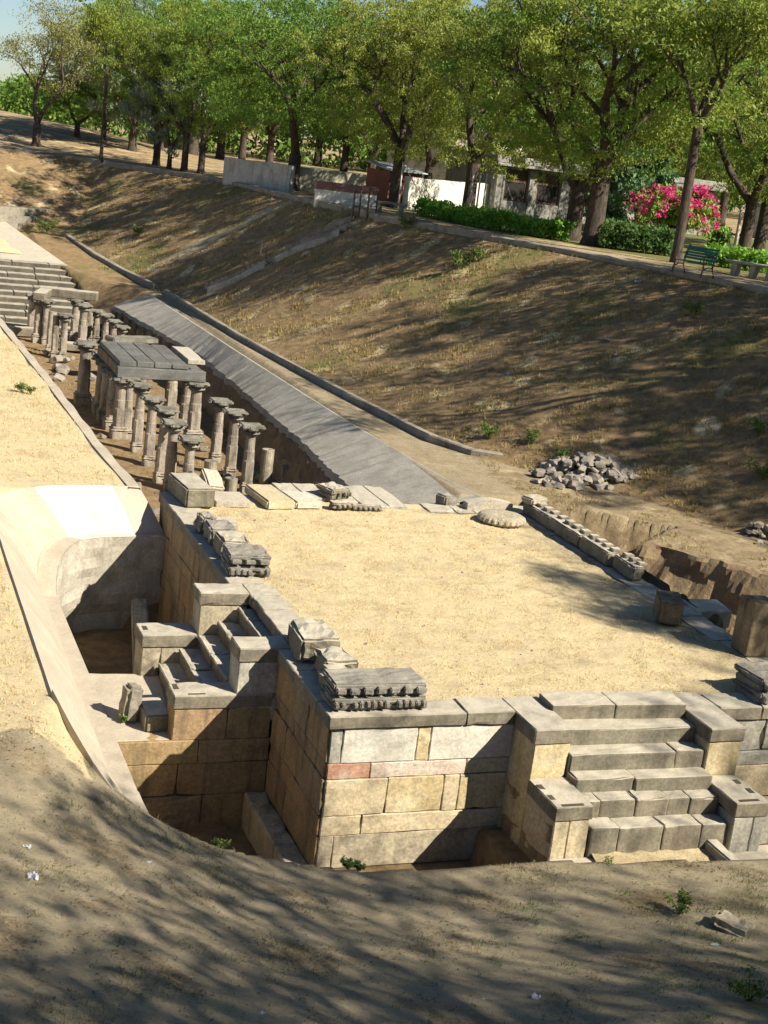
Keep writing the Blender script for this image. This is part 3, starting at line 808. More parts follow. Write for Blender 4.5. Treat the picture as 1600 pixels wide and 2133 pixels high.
fs = empty('stone_steps', 'wide flight of grey stone steps at the far end of the pillared canal', 'steps', (1.2, 40, -1.5))
rs = random.Random(31)
nst = 11
for i in range(nst):
    y0 = 37.6 + i * .49; zt = -1.5 + (i + 1) * .17
    bm = bmesh.new(); x = -3.0; xr = 4.05 - .115 * i
    while x < xr - .05:
        L_ = min(rs.uniform(.6, 1.6), xr - x)
        box(bm, x + .004, x + L_ - .004, y0 + rs.uniform(-.02, .02), y0 + 1.2, zt - .4, zt + rs.uniform(-.012, .012), .02, 0, .008, rs); x += L_
    under(obj('step', bm, M['darkstep'], fs))
bm = bmesh.new()
rows = []
for i in range(13):
    y0 = 42.9 + i * .66; zt = .37 + .083 * i
    xr = 2.85 - .16 * i
    rows.append([(-1.5, y0, -.4), (-1.5, y0, zt), (.0, y0, zt), (xr - .9, y0, zt + .01), (xr, y0, zt), (xr + .02, y0, -.4)])
bm = ribbon(rows); bmesh.ops.recalc_face_normals(bm, faces=bm.faces)
under(obj('landing', bm, M['coping_lt'], fs))
bm = bmesh.new()
rows = []
for i in range(9):
    y0 = 43.9 + i * .6; zt = .50 + .0755 * i
    xr = 1.5 - .14 * i + .12 * math.sin(i * 2.2)
    rows.append([(-1.6, y0, zt - .03), (-.4, y0, zt + .04), (xr - .3, y0, zt + .02), (xr, y0, zt - .03)])
bm = ribbon(rows); g2 = obj('grass_patch', bm, M['ground']); tag(g2, kind='structure')
cc = g2.data.color_attributes.new('cover', 'FLOAT_COLOR', 'POINT')
cc.data.foreach_set('color', np.tile(np.array([1, .02, .2, 1], np.float32), len(g2.data.vertices)))
# low shaded terrace walls beyond the landing
bm = bmesh.new(); strip_wall(bm, [at(-60, 434, 1.75), at(115, 443, 1.6)], .5, .15, .6, seed=5)
tag(obj('terrace_wall', bm, M['kerb']), 'dark low wall across the far end of the canal, upper one of two', 'terrace wall')
bm = bmesh.new(); strip_wall(bm, [at(-60, 452, 1.4), at(70, 456, 1.35)], .4, .12, .6, seed=6)
tag(obj('terrace_wall', bm, M['kerb']), 'pale-topped low wall nearest the far landing, lower one of two', 'terrace wall')
# low blocks at the foot of the steps
for i, (px, py, s, lb) in enumerate([(40, 690, (1.6, .5, .3), 'long grey stone bench block at the foot of the far steps'), (153, 722, (.7, .5, .25), 'dark flat block between the far pillars')]):
    p = at(px, py, -1.35); bm = bmesh.new(); rough_box(bm, (p.x, p.y, -1.35), s, .03, amp=.012, seed=40 + i, cuts=3)
    tag(obj('stone_block', bm, M['coping']), lb, 'stone block')

# ------------------------------------------------------------------ pillars
def shaft_mesh(h, w_, cut=.5, round_top=True, seed=0):
    """square below, eight- then sixteen-sided above, a little worn"""
    bm = bmesh.new(); N = 16
    rng = random.Random(seed)
    def ring(z, r, kind):
        vs = []
        for k in range(N):
            a = 2 * math.pi * (k + .5) / N
            c, s = math.cos(a), math.sin(a)
            if kind == 4: q = .93 * r / max(abs(c), abs(s)); q = min(q, r * 1.2)
            elif kind == 8:
                q = min(r / max(abs(c), abs(s)), r / max(abs((c + s) * .7071), abs((c - s) * .7071)))
            else: q = r
            n = 1 + .03 * mnoise.noise(Vector((c * 2 + seed, s * 2, z * 5)))
            vs.append(bm.verts.new((c * q * n, s * q * n, z)))
        return vs
    r = w_ / 2
    R = []
    z1 = h * cut
    for i in range(5): R.append(ring(z1 * i / 4, r, 4))
    R.append(ring(z1 + .03, r * .96, 8))
    z2 = h * (cut + .22)
    R.append(ring(z2, r * .95, 8)); R.append(ring(z2 + .02, r * .90, 16))
    for i in range(1, 5): R.append(ring(z2 + .02 + (h - z2 - .02) * i / 4, r * (.90 - .01 * i), 16))
    for a, b_ in zip(R[:-1], R[1:]):
        for k in range(N): bm.faces.new((a[k], a[(k + 1) % N], b_[(k + 1) % N], b_[k]))
    bm.faces.new(R[-1]); bm.faces.new(R[0][::-1])
    return bm
def round_mesh(h, r, seed=0, N=18, hole=False):
    bm = bmesh.new(); R = []
    for i in range(7):
        z = h * i / 6
        R.append([bm.verts.new((math.cos(2 * math.pi * k / N) * r * (1 + .03 * mnoise.noise(Vector((k, z * 4, seed)))), math.sin(2 * math.pi * k / N) * r * (1 + .03 * mnoise.noise(Vector((k, z * 4, seed + 9)))), z)) for k in range(N)])
    if hole:
        R.append([bm.verts.new((v.co.x * .35, v.co.y * .35, h)) for v in R[-1]]); R.append([bm.verts.new((v.co.x * .9, v.co.y * .9, h - .08)) for v in R[-1]])
    for a, b_ in zip(R[:-1], R[1:]):
        for k in range(N): bm.faces.new((a[k], a[(k + 1) % N], b_[(k + 1) % N], b_[k]))
    bm.faces.new(R[-1]); bm.faces.new(R[0][::-1])
    return bm
def capital_bm(z, w_, h, seed=0):
    """necking, cushion and a cross of four worn brackets under a slab"""
    bm = bmesh.new()
    def disc(z0, z1, r0, r1, n=14):
        a = [bm.verts.new((math.cos(6.2832 * k / n) * r0, math.sin(6.2832 * k / n) * r0, z0)) for k in range(n)]
        b_ = [bm.verts.new((math.cos(6.2832 * k / n) * r1, math.sin(6.2832 * k / n) * r1, z1)) for k in range(n)]
        for k in range(n): bm.faces.new((a[k], a[(k + 1) % n], b_[(k + 1) % n], b_[k]))
        bm.faces.new(a[::-1]); bm.faces.new(b_)
    disc(z, z + h * .25, w_ * .25, w_ * .33); disc(z + h * .25, z + h * .42, w_ * .36, w_ * .30)
    for k in range(4):
        R = Matrix.Rotation(k * math.pi / 2, 3, 'Z')
        b = bmesh.new()
        rough_box(b, (w_ * .29, 0, z + h * .68), (w_ * .46, w_ * .36, h * .5), amp=.022, freq=7, seed=seed + k, cuts=3, bev=.03)
        for v in b.verts:
            if v.co.z < z + h * .68: v.co.x -= max(0, v.co.x - w_ * .2) * .55
            v.co = R @ v.co
        merge(bm, b)
    rough_box(bm, (0, 0, z + h * .9), (w_ * .82, w_ * .82, h * .28), amp=.018, freq=6, seed=seed + 9, cuts=4, bev=.02)
    return bm
def base_bm(w_, h, seed=0):
    bm = bmesh.new(); rng = random.Random(seed)
    box(bm, -w_ / 2, w_ / 2, -w_ / 2, w_ / 2, -.15, h * .62, .02, 0, .006, rng)
    box(bm, -w_ * .56, w_ * .56, -w_ * .56, w_ * .56, h * .62, h * .78, .02, 0, .006, rng)
    box(bm, -w_ * .47, w_ * .47, -w_ * .47, w_ * .47, h * .78, h, .015, 0, .006, rng)
    return bm
PROTO = {}
def stone_pillar(x, y, ztop, label, zf=-1.5, w_=.245, cap=True, base=True, seed=0, name='stone_pillar', group='pillars standing in the canal', tiltx=0):
    t = empty(name, label, 'pillar', (x, y, zf), 0, group)
    t.rotation_euler = (tiltx, random.Random(seed).uniform(-.015, .015), random.Random(seed).uniform(-.06, .06))
    H = ztop - zf; bh = .24 if base else 0.0; ch = .24 if cap else 0
    if base: obj('base', base_bm(w_ * 1.06, bh, seed), M['shaft'], t)
    o = obj('shaft', shaft_mesh(H - bh - ch, w_, .45, True, seed), M['shaft'], t); o.location = (0, 0, bh)
    if cap: obj('capital', capital_bm(H - ch, w_ * 2.35, ch, seed), M['capital'], t, smooth=False)
    return t
def stub(x, y, ztop, label, zf=-1.5, r=.14, seed=0, hole=True, lit=False):
    t = empty('broken_pillar', label, 'broken pillar', (x, y, zf), 0, 'broken round pillar stubs in the canal')
    obj('shaft', round_mesh(ztop - zf, r, seed, hole=hole), M['shaft'], t)
    return t
near_left = [(408, 912, 388, 1030, 'short capped pillar nearest the platform wall, ahead of the left row'), (375, 878, 352, 1017, 'capped pillar with broad dark capital, second from the platform in the left row'),
             (348, 850, 332, 1003, 'capped pillar with pale lichened capital, third from the platform in the left row'), (330, 828, 308, 968, 'capped pillar with a lumpy capital, fourth from the platform in the left row'),
             (295, 800, 283, 940, 'capped pillar with cross-shaped capital, just before the roofed pavilion'), (278, 785, 263, 912, 'capped pillar half hidden beside the front corner of the pavilion')]
near_right = [(528, 885, 512, 1024, 'capped pillar nearest the platform in the right row, under the grey lining'), (490, 855, 478, 992, 'capped pillar with the widest dark capital, second in the right row'),
              (462, 833, 447, 961, 'capped pillar third from the platform in the right row')]
def col_at(tpx, tpy, bpx, bpy, zf):
    p = at(bpx, bpy, zf)
    d = RGT * ((tpx - 800) / FPX) + DWN * ((tpy - 1066.5) / FPX) + FWD
    # height where the ray passes closest to the vertical through p
    A = np.array([[d @ d, -d[2]], [d[2], -1.0]]); w0 = np.array([p.x, p.y, 0]) - CAM
    t, s = np.linalg.solve(A, np.array([d @ w0, w0[2]]))
    return p.x, p.y, float(s)
for i, (a, b_, c, d, lb) in enumerate(near_left):
    x, y, zt = col_at(a, b_, c, d, -1.5); stone_pillar(x, y, zt, lb, seed=50 + i, base=i not in (0,))
for i, (a, b_, c, d, lb) in enumerate(near_right):
    x, y, zt = col_at(a, b_, c, d, -1.5); stone_pillar(x, y, zt, lb, seed=60 + i)
for i, (a, b_, c, d, lb) in enumerate([(600, 970, 596, 1010, 'lowest grey stub at the right, close under the earth bank'), (561, 936, 551, 1018, 'tall grey capless round pillar at the near end of the right row'),
                                      (442, 960, 432, 1045, 'sunlit round stub behind the reclining stone at the platform corner'), (481, 996, 478, 1040, 'short sunlit drum with a socket in its top behind the platform edge')]):
    x, y, zt = col_at(a, b_, c, d, -1.5); stub(x, y, zt, lb, seed=70 + i)
far_left = [(101, 625, 93, 715, 'capped far pillar beside the lintel gateway', 1), (111, 649, 103, 732, 'plain capless far pillar, darker of the pair', 0), (122, 657, 113, 745, 'plain capless far pillar with sunlit pink side', 0), (141, 655, 130, 747, 'far pillar with a broad flat capital, nearest of the far left group', 1)]
for i, (a, b_, c, d, lb, cp) in enumerate(far_left):
    x, y, zt = col_at(a, b_, c, d, -1.5); stone_pillar(x, y, zt, lb, seed=80 + i, cap=bool(cp), w_=.23)
far_right = [(191, 645, 184, 712, 'capless far pillar right behind the gateway', 0), (205, 646, 199, 712, 'far right pillar with dark capital, first after the capless one', 1), (224, 654, 217, 722, 'sunlit far right pillar with capital, second in line', 1), (240, 667, 233, 732, 'sunlit far right pillar with capital, third in line', 1), (257, 679, 250, 745, 'far right pillar whose capital shows just above the pavilion roof', 1)]
for i, (a, b_, c, d, lb, cp) in enumerate(far_right):
    x, y, zt = col_at(a, b_, c, d, -1.5); stone_pillar(x, y, zt, lb, seed=90 + i, cap=bool(cp), w_=.23)
bm = bmesh.new(); rough_box(bm, (0, 0, 0), (1.5, .6, .16), .3, amp=.02, seed=5, cuts=4)
p = at(275, 706, -.2); o = obj('fallen_slab', bm, M['capital'], loc=(p.x, p.y, -.22)); tag(o, 'flat dark slab lying across pillars behind the pavilion roof', 'stone slab')
for k in (-1, 1):
    stone_pillar(p.x + .5 * k, p.y + .15 * k, -.31, ['low pillar carrying the near end of the flat dark slab', 'low pillar carrying the far end of the flat dark slab'][(k + 1) // 2], seed=97 + k, cap=False, w_=.26)
# gateway of two pillars and a lintel
gA = at(78, 712, -1.5); gB = at(170, 722, -1.5)
gt = empty('stone_gateway', 'gateway of two capped pillars under a long lintel before the far steps', 'gateway', (gA.x, gA.y, -1.5))
hA = 1.42
def sub_pillar(parent, off, H, seed, w_=.30, nm='pillar', base=True):
    q = obj(nm, shaft_mesh(H - .24 - (.3 if base else 0), w_, .45, True, seed), M['shaft'], parent); q.location = Vector(off) + Vector((0, 0, .3 if base else 0))
    c_ = obj('capital', capital_bm(H - .24 - (.3 if base else 0), w_ * 1.95, .24, seed), M['capital'], q)
    if base:
        b_ = obj('base', base_bm(w_ * 1.25, .3, seed), M['shaft'], q); b_.location = (0, 0, -.3)
    return q
dv = Vector((gB.x - gA.x, gB.y - gA.y, 0))
sub_pillar(gt, (0, 0, 0), hA, 101); sub_pillar(gt, dv, hA + .02, 102)
sub_pillar(gt, (-.05, 1.4, 0), hA, 103); sub_pillar(gt, dv + Vector((-.05, 1.4, 0)), hA, 104)
bm = bmesh.new()
ln = dv.length; a = math.atan2(dv.y, dv.x)
b = bmesh.new(); box(b, -.25, ln + .25, 1.15, 1.55, hA + .005, hA + .30, .02, 0, .01, RNG); box(b, -.2, .2, -.3, 1.145, hA + .005, hA + .28, .02, 0, .01, RNG)
for v in b.verts: v.co = Matrix.Rotation(a, 3, 'Z') @ v.co
merge(bm, b)
obj('lintel', bm, M['coping'], gt)

# roofed pavilion
pv = empty('stone_pavilion', 'small flat-roofed stone pavilion on square pillars in the canal', 'pavilion', (0, 0, 0))
zr = .42
c00, c01, c11, c10 = at(250, 754, zr), at(209, 711, zr), at(331, 717, zr), at(405, 760, zr)
xa, xb = (c00.x + c01.x) / 2, (c10.x + c11.x) / 2
ya, yb = (c00.y + c10.y) / 2, (c01.y + c11.y) / 2
bm = bmesh.new(); rs = random.Random(6)
k = 4
for i in range(k):
    b0, b1 = xa + (xb - xa) * i / k, xa + (xb - xa) * (i + 1) / k
    box(bm, b0 + .006, b1 - .006, ya, yb, zr - .12, zr + rs.uniform(-.012, .012), .012, 0, .006, rs)
obj('roof_slab', bm, M['roof'], pv)
bm = bmesh.new(); box(bm, xb + .16, xb + .62, ya + .9, yb - .1, zr - .12, zr + .005, .012, 0, .006, rs)
obj('roof_slab', bm, M['coping_lt'], pv)
bm = bmesh.new()
box(bm, xa - .05, xb + .42, ya - .12, ya + .2, zr - .40, zr - .125, .02, 0, .008, rs)
obj('beam', bm, M['roof'], pv)
bm = bmesh.new(); box(bm, xa - .03, xa + .28, ya + .21, yb + .1, zr - .40, zr - .125, .02, 0, .008, rs); obj('beam', bm, M['pillarstone'], pv)
bm = bmesh.new(); box(bm, xa + .29, xb + .5, yb - .25, yb + .05, zr - .40, zr - .125, .02, 0, .008, rs); obj('beam', bm, M['roof'], pv)
bm = bmesh.new(); box(bm, xb + .1, xb + .4, ya + .21, yb - .26, zr - .40, zr - .125, .02, 0, .008, rs); obj('beam', bm, M['roof'], pv)
for i, (x, y) in enumerate([(xa + .12, ya + .05), (xa + .12, ya + 1.05), (xa + .12, yb - .9), (xa + .12, yb - .1), (xb + .25, ya + .05), (xb + .25, ya + 1.05), (xb + .25, yb - .1)]):
    sub_pillar(pv, (x, y, -1.5), zr - .41 + 1.5, 110 + i, w_=.32)
sub_pillar(pv, (xa - .15, yb + 1.2, -1.5), zr - .25 + 1.5, 120, w_=.34); sub_pillar(pv, (xa + .25, yb + .55, -1.5), zr - .41 + 1.5, 121, w_=.34)

# ------------------------------------------------------------------ fallen and carved stones
def stone_thing(name, label, cat, c, s, rz=0, tilt=(0, 0), amp=.02, freq=4, cuts=4, seed=0, mt='coping', bev=.03, group=None):
    bm = bmesh.new(); rough_box(bm, (0, 0, 0), s, rz, tilt, amp, freq, cuts, seed, bev=bev)
    o = obj(name, bm, M[mt]); o.location = c
    return tag(o, label, cat, group)
stone_thing('stone_block', 'big grey squared block on the far left corner of the platform', 'stone block', (.42, 9.35, .17), (.50, 1.15, .34), .08, seed=1, amp=.012)
stone_thing('reclining_stone', 'pale slab leaning back just behind the big corner block', 'stone block', (.92, 9.9, .17), (.32, .55, .22), .05, (.4, .12), seed=2, mt='coping_lt')
stone_thing('paving_slab', 'thin flat slab at the back edge beside the corner block', 'stone slab', (1.08, 9.3, .03), (.62, .72, .10), .02, seed=3, amp=.006, mt='coping_lt', bev=.01)
stone_thing('stone_block', 'buff squared block at the back edge, left of the reddish one', 'stone block', (1.86, 9.42, .065), (.52, 1.15, .17), .10, seed=4, amp=.01, mt='buff')
stone_thing('stone_block', 'small reddish block at the back edge beside the paving slabs', 'stone block', (2.42, 9.3, .05), (.5, .75, .14), .10, seed=5, amp=.01, mt='pink')
rs = random.Random(9)
for i, lb in enumerate(('first pale paving slab from the left along the back edge', 'second pale paving slab from the left along the back edge', 'third pale paving slab along the back edge, under the ribbed carving', 'fourth pale paving slab along the back edge, right of the ribbed carving', 'rightmost pale paving slab along the back edge')):
    x0 = [2.22, 2.62, 3.06, 3.52, 4.02][i]; wd = [.385, .425, .445, .485, .36][i]; y1 = 10.5; y0 = [9.7, 9.5, 9.32, 9.05, 9.1][i]
    bm = bmesh.new()
    sk = -.03
    hexa(bm, [(x0, y0, -.06), (x0 + wd, y0, -.06), (x0 + wd + sk, y1, -.06), (x0 + sk, y1, -.06), (x0, y0, .05), (x0 + wd, y0, .05), (x0 + wd + sk, y1, .06), (x0 + sk, y1, .055)], .012, 0, .006, rs)
    tag(obj('paving_slab', bm, M['coping_lt']), lb, 'paving slab', 'paving slabs along the back edge')
def toothed(name, label, cat, c, L_, W_, H_, rz, n, mt='carved', tiers=2, seed=0, tilt=0, both=False, pitch=.0):
    """carved moulding: slab tiers with a row of teeth along the front"""
    bm = bmesh.new(); rng = random.Random(seed)
    th = H_ / (tiers * 2)
    for k in range(tiers):
        z0 = k * 2 * th
        rough_box(bm, (0, .03 * k, z0 + th * .5), (L_ * (1 - .03 * k), W_ * .82, th * 1.02), amp=.02, freq=6, seed=seed + k, cuts=6, bev=.015)
        rough_box(bm, (0, .02 + .03 * k, z0 + th * 1.5), (L_ * (1 - .02 * k), W_ * .98, th * 1.0), amp=.03, freq=7, seed=seed + k + 5, cuts=6, bev=.02)
        m_ = n if k % 2 == 0 else max(3, n // 2)
        for sgn in ((-1, 1) if both else (-1,)):
            for j in range(m_):
                if rng.random() < .12: continue
                x = -L_ / 2 + L_ * (j + .5) / m_
                rough_box(bm, (x, sgn * W_ * .49 + .02 * k, z0 + th * (1.0 + rng.uniform(-.1, .2))), (L_ / m_ * .72, .075, th * rng.uniform(.7, 1.1)), amp=.012, freq=9, seed=seed + j, cuts=1, bev=.012)
    o = obj(name, bm, M[mt]); o.location = c; o.rotation_euler = (pitch, tilt, rz)
    return tag(o, label, cat)
toothed('carved_cornice', 'large dark carved cornice block with two toothed tiers on the near corner of the platform', 'carved stone', (.62, .33, .0), 1.15, .52, .32, -.01, 15, seed=3)
toothed('carved_block', 'carved lotus-moulded block at the middle of the left edge, next to the side stairs', 'carved stone', (.36, 5.30, 0), .62, .62, .32, -.05, 7, seed=11, mt='carved')
stone_thing('carved_block', 'worn rectangular block second from the lotus-moulded carving on the left edge', 'carved stone', (.36, 6.15, .15), (.46, .58, .28), .03, (.0, .04), amp=.055, seed=21, mt='coping')
stone_thing('carved_block', 'eroded block with scalloped dark face on the left edge', 'carved stone', (.34, 6.85, .14), (.42, .6, .27), -.04, amp=.05, freq=7, seed=22, mt='carved')
stone_thing('carved_block', 'small dark knobbed fragment on the left edge', 'carved stone', (.22, 7.35, .15), (.26, .3, .28), .2, (.1, .1), amp=.06, freq=9, seed=23, mt='carved')
stone_thing('carved_block', 'small pale moulded block behind the dark knobbed fragment', 'carved stone', (.56, 7.5, .09), (.42, .36, .16), 0, amp=.015, seed=24, mt='coping_lt')
stone_thing('stone_block', 'long worn block with broken face at the head of the side stairs', 'stone block', (.36, 1.98, .16), (.48, .8, .32), -.05, amp=.06, seed=25)
stone_thing('stone_block', 'rounded worn block between the broken-faced block and the corner cornice', 'stone block', (.42, 1.22, .14), (.42, .52, .26), .05, amp=.06, seed=26)
stone_thing('stone_block', 'low round-topped stone tucked behind the corner cornice', 'stone block', (.32, .85, .12), (.42, .36, .25), .1, amp=.04, seed=27, bev=.1)
toothed('carved_fragment', 'ribbed carved fragment lying on the pale paving slabs', 'carved stone', (3.12, 9.62, .05), .42, .5, .2, .35, 7, seed=31, mt='coping', tiers=1)
toothed('carved_fragment', 'small toothed moulding in front of the paving slabs', 'carved stone', (3.05, 9.0, .0), .36, .2, .12, .05, 4, seed=32, mt='coping', tiers=1)
toothed('carved_fragment', 'low toothed strip along the front of the paving slabs', 'carved stone', (3.55, 8.98, -.02), .55, .16, .1, -.12, 6, seed=33, mt='coping', tiers=1)
# round ribbed stone
bm = bmesh.new(); N = 96
prof = [(.0, .16), (.2, .165), (.33, .155), (.385, .14), (.398, .13), (.425, .11), (.44, .06), (.42, .03), (.36, 0.0)]
R = []
for (r, z) in prof:
    R.append([bm.verts.new((math.cos(6.2832 * k / N) * r * (1 + (.022 if r > .4 else 0) * (1 if k % 4 < 2 else -1)), math.sin(6.2832 * k / N) * r * (1 + (.022 if r > .4 else 0) * (1 if k % 4 < 2 else -1)), z + .01 * mnoise.noise(Vector((k, r * 9, 1))))) for k in range(N)])
for a_, b_ in zip(R[:-1], R[1:]):
    for k in range(N): bm.faces.new((b_[k], b_[(k + 1) % N], a_[(k + 1) % N], a_[k]))
o = obj('ribbed_disc', bm, M['dirtywall']); o.location = (5.93, 8.38, -.01); tag(o, 'round ribbed stone disc lying at the back right of the straw lawn', 'carved stone')
# arched slab behind it
bm = bmesh.new(); b = bmesh.new(); n = 9
f_, k_ = [], []
for i in range(n):
    t = i / (n - 1); x = -.46 + .92 * t; z = .10 + .10 * math.sin(math.pi * (t * .8 + .1))
    f_.append(z)
for i in range(n - 1):
    t0, t1 = i / (n - 1), (i + 1) / (n - 1)
    g = .004 if i in (3,) else 0
    hexa(bm, [(-.46 + .92 * t0, -.11, 0), (-.46 + .92 * t1 - g, -.11, 0), (-.46 + .92 * t1 - g, .12, 0), (-.46 + .92 * t0, .12, 0),
              (-.46 + .92 * t0, -.10, f_[i]), (-.46 + .92 * t1 - g, -.10, f_[i + 1]), (-.46 + .92 * t1 - g, .11, f_[i + 1]), (-.46 + .92 * t0, .11, f_[i])], 0)
o = obj('arched_slab', bm, M['coping_lt']); o.location = (6.02, 9.2, .01); tag(o, 'pale slab with a curved top behind the ribbed disc', 'carved stone')
# frieze along the right edge
p0, p1 = Vector((6.72, 9.0, 0)), Vector((6.72, 4.95, 0))
segs = [(9.0, 7.95), (7.93, 6.75), (6.73, 5.72), (5.68, 4.95)]
lbs = ['first dentil frieze block at the far end of the right edge, below a loose cap', 'second dentil frieze block from the far end of the right edge', 'third dentil frieze block from the far end of the right edge', 'near dentil frieze block on the right edge, larger and broken']
for i, ((y1, y0), lb) in enumerate(zip(segs, lbs)):
    bm = bmesh.new(); L_ = y1 - y0
    rough_box(bm, (0, 0, .10), (.20, L_, .23), amp=.035, freq=5, seed=60 + i, cuts=5, bev=.02)
    k = max(3, int(L_ / .25))
    for j in range(k):
        rough_box(bm, (.10, -L_ / 2 + L_ * (j + .5) / k, .215), (.17, L_ / k * .58, .11), amp=.012, freq=8, seed=j + i * 9, cuts=1, bev=.012)
    o = obj('frieze_block', bm, M['coping']); o.location = (6.74 + (.06 if i == 3 else 0), (y0 + y1) / 2, .03); o.rotation_euler = (0, .03 * (i - 1), .02 * (1 - i))
    tag(o, lb, 'carved stone', 'dentil frieze blocks on the right edge')
stone_thing('carved_block', 'loose pale cap stone on the far end of the dentil frieze', 'carved stone', (6.78, 8.85, .31), (.42, .34, .13), .3, amp=.025, seed=71, mt='coping_lt')
stone_thing('stone_block', 'small dark stone beside the arched slab at the back right corner', 'stone block', (5.3, 9.5, .08), (.3, .28, .22), .3, amp=.04, seed=72, mt='carved')
stone_thing('stone_block', 'dark upright squared block on the right side of the straw lawn', 'stone block', (6.32, 3.22, .17), (.36, .64, .34), -.44, amp=.012, seed=73, mt='pillarstone', bev=.02)
bm = bmesh.new(); hexa(bm, [(6.98, 3.45, -.25), (7.62, 3.45, -.25), (7.7, 4.02, -.25), (7.06, 4.02, -.25), (6.98, 3.45, .03), (7.62, 3.45, .03), (7.7, 4.02, .04), (7.06, 4.02, .04)], .015, 0, .006, RNG)
tag(obj('stone_block', bm, M['coping_lt']), 'pale flat-topped block projecting over the trench at the right', 'stone block')
bm = bmesh.new(); hexa(bm, [(6.99, 3.47, -1.1), (7.6, 3.47, -1.1), (7.67, 4.0, -1.1), (7.08, 4.0, -1.1), (6.99, 3.47, -.253), (7.6, 3.47, -.253), (7.67, 4.0, -.253), (7.08, 4.0, -.253)], .015, 0, .006, RNG)
tag(obj('stone_block', bm, M['dirtywall']), 'stained support block under the pale projecting block in the trench', 'stone block')
pl = empty('stone_pillar_stump', 'tall dark square pillar stump at the right edge of the platform', 'pillar', (6.84, 1.78, 0.005))
bm = bmesh.new(); hexa(bm, [(-.22, -.2, 0), (.22, -.22, 0), (.24, .22, 0), (-.2, .24, 0), (-.2, -.18, .78), (.24, -.2, .76), (.25, .22, .76), (-.18, .24, .79)], .03, 0, .01, RNG, 2)
obj('shaft', bm, M['pillarstone'], pl)
bm = bmesh.new(); hexa(bm, [(.26, -.16, 0), (.55, -.16, 0), (.55, .25, 0), (.26, .25, 0), (.26, -.14, .72), (.55, -.14, .74), (.55, .25, .72), (.26, .25, .72)], .03, 0, .01, RNG, 2)
tag(obj('stone_block', bm, M['carved'], loc=(6.84, 1.78, .005)), 'dark slab standing against the square pillar stump at the right', 'stone block')
toothed('carved_block', 'dark carved block at the right end of the front coping', 'carved stone', (6.0, .22, .0), .6, .6, .34, .1, 6, seed=44)
# stones on the side landing and in the pit
stone_thing('stone_post', 'short pitted stone post standing on the side landing', 'stone block', (-1.70, 2.83, -.99), (.22, .26, .5), .15, (0, .10), amp=.025, freq=8, seed=81, mt='rubble', bev=.05)
stone_thing('stone_block', 'low grey block beside the pitted post on the side landing', 'stone block', (-1.42, 2.72, -1.12), (.34, .62, .24), .03, amp=.01, seed=82, mt='coping')
stone_thing('fallen_pillar', 'fallen dark pillar leaning in the shaded pit beside the wall', 'pillar', (-.62, 7.6, -1.9), (.26, 1.6, .26), -.12, (.48, 0), amp=.012, seed=83, mt='dirtywall')
stone_thing('stone_block', 'squared step block at the wall foot behind the side stairs', 'stone block', (-.28, 6.0, -2.0), (.5, 1.3, .6), 0, amp=.01, seed=84, mt='dirtywall')

# rubble heap
def rock_mesh(seed):
    b = bmesh.new(); rng = random.Random(seed)
    bmesh.ops.create_icosphere(b, subdivisions=2, radius=.5)
    for v in b.verts:
        c = v.co.copy()
        v.co = Vector((max(-.36, min(.36, c.x * 1.2)), max(-.32, min(.34, c.y * 1.1)), max(-.28, min(.3, c.z)))) * (1 + .25 * mnoise.noise(c * 2.3 + Vector((seed, 0, 0))))
    bmesh.ops.rotate(b, verts=b.verts, cent=(0, 0, 0), matrix=Matrix.Rotation(rng.uniform(0, 3), 3, 'Z'))
    me = bpy.data.meshes.new('rubble_stone'); b.to_mesh(me); b.free(); me.materials.append(M['rubble']); return me
ROCKS = [rock_mesh(i) for i in range(7)]
def rock(x, y, z, s, rng, label, group, name='rubble_stone'):
    o = bpy.data.objects.new(name, rng.choice(ROCKS)); COL.objects.link(o)
    o.location = (x, y, z); o.scale = (s * rng.uniform(.8, 1.3), s * rng.uniform(.7, 1.1), s * rng.uniform(.5, .9))
    o.rotation_euler = (rng.uniform(-.6, .6), rng.uniform(-.6, .6), rng.uniform(0, 6.28))
    return tag(o, label, 'stone', group)
rng = random.Random(77)
hc = at(1210, 985, .2)
ax1 = (at(1315, 985, .2) - at(1105, 985, .2)) * .5; ax2 = (at(1210, 945, .2) - at(1210, 1020, .2)) * .5
for i in range(230):
    a = rng.uniform(0, 6.283); r = math.sqrt(rng.random())
    q = on_ground(1212 + 104 * math.cos(a) * r * (1 + .1 * math.sin(3 * a)), 988 + 34 * math.sin(a) * r)
    top = .34 * (1 - r ** 1.8)
    rock(q.x, q.y, q.z + rng.uniform(.2, 1) * top + .02, rng.choice([.09, .12, .16, .2, .26, .3]), rng, 'grey angular rubble stone in the heap at the foot of the bank', 'rubble stones in the heap')
for i in range(26):
    q = on_ground(rng.uniform(1555, 1640), rng.uniform(1095, 1135))
    rock(q.x, q.y, q.z + rng.uniform(0, .16), rng.uniform(.12, .22), rng, 'pale rubble stone in the small pile at the right edge of the picture', 'rubble stones in the small pile')
for i in range(16):
    q = at(rng.uniform(70, 190), rng.uniform(730, 800), -1.45)
    if q.x < -.1: q.x = rng.uniform(0, 1.2)
    rock(q.x, q.y, -1.42, rng.uniform(.25, .5), rng, 'loose grey stone on the canal floor between the far pillars and the terrace edge', 'loose stones on the canal floor')
for i in range(14):
    y = rng.uniform(13, 21); rock(rng.uniform(.15, .9), y, -1.46, rng.uniform(.12, .3), rng, 'loose grey stone on the canal floor beside the left pillar row', 'stones beside the left pillar row')
for i in range(10):
    y = rng.uniform(12, 20); rock(rng.uniform(2.4, 4.2), y, -1.44, rng.uniform(.15, .4), rng, 'dark stone in the shaded canal floor between the pillar rows', 'stones between the pillar rows')

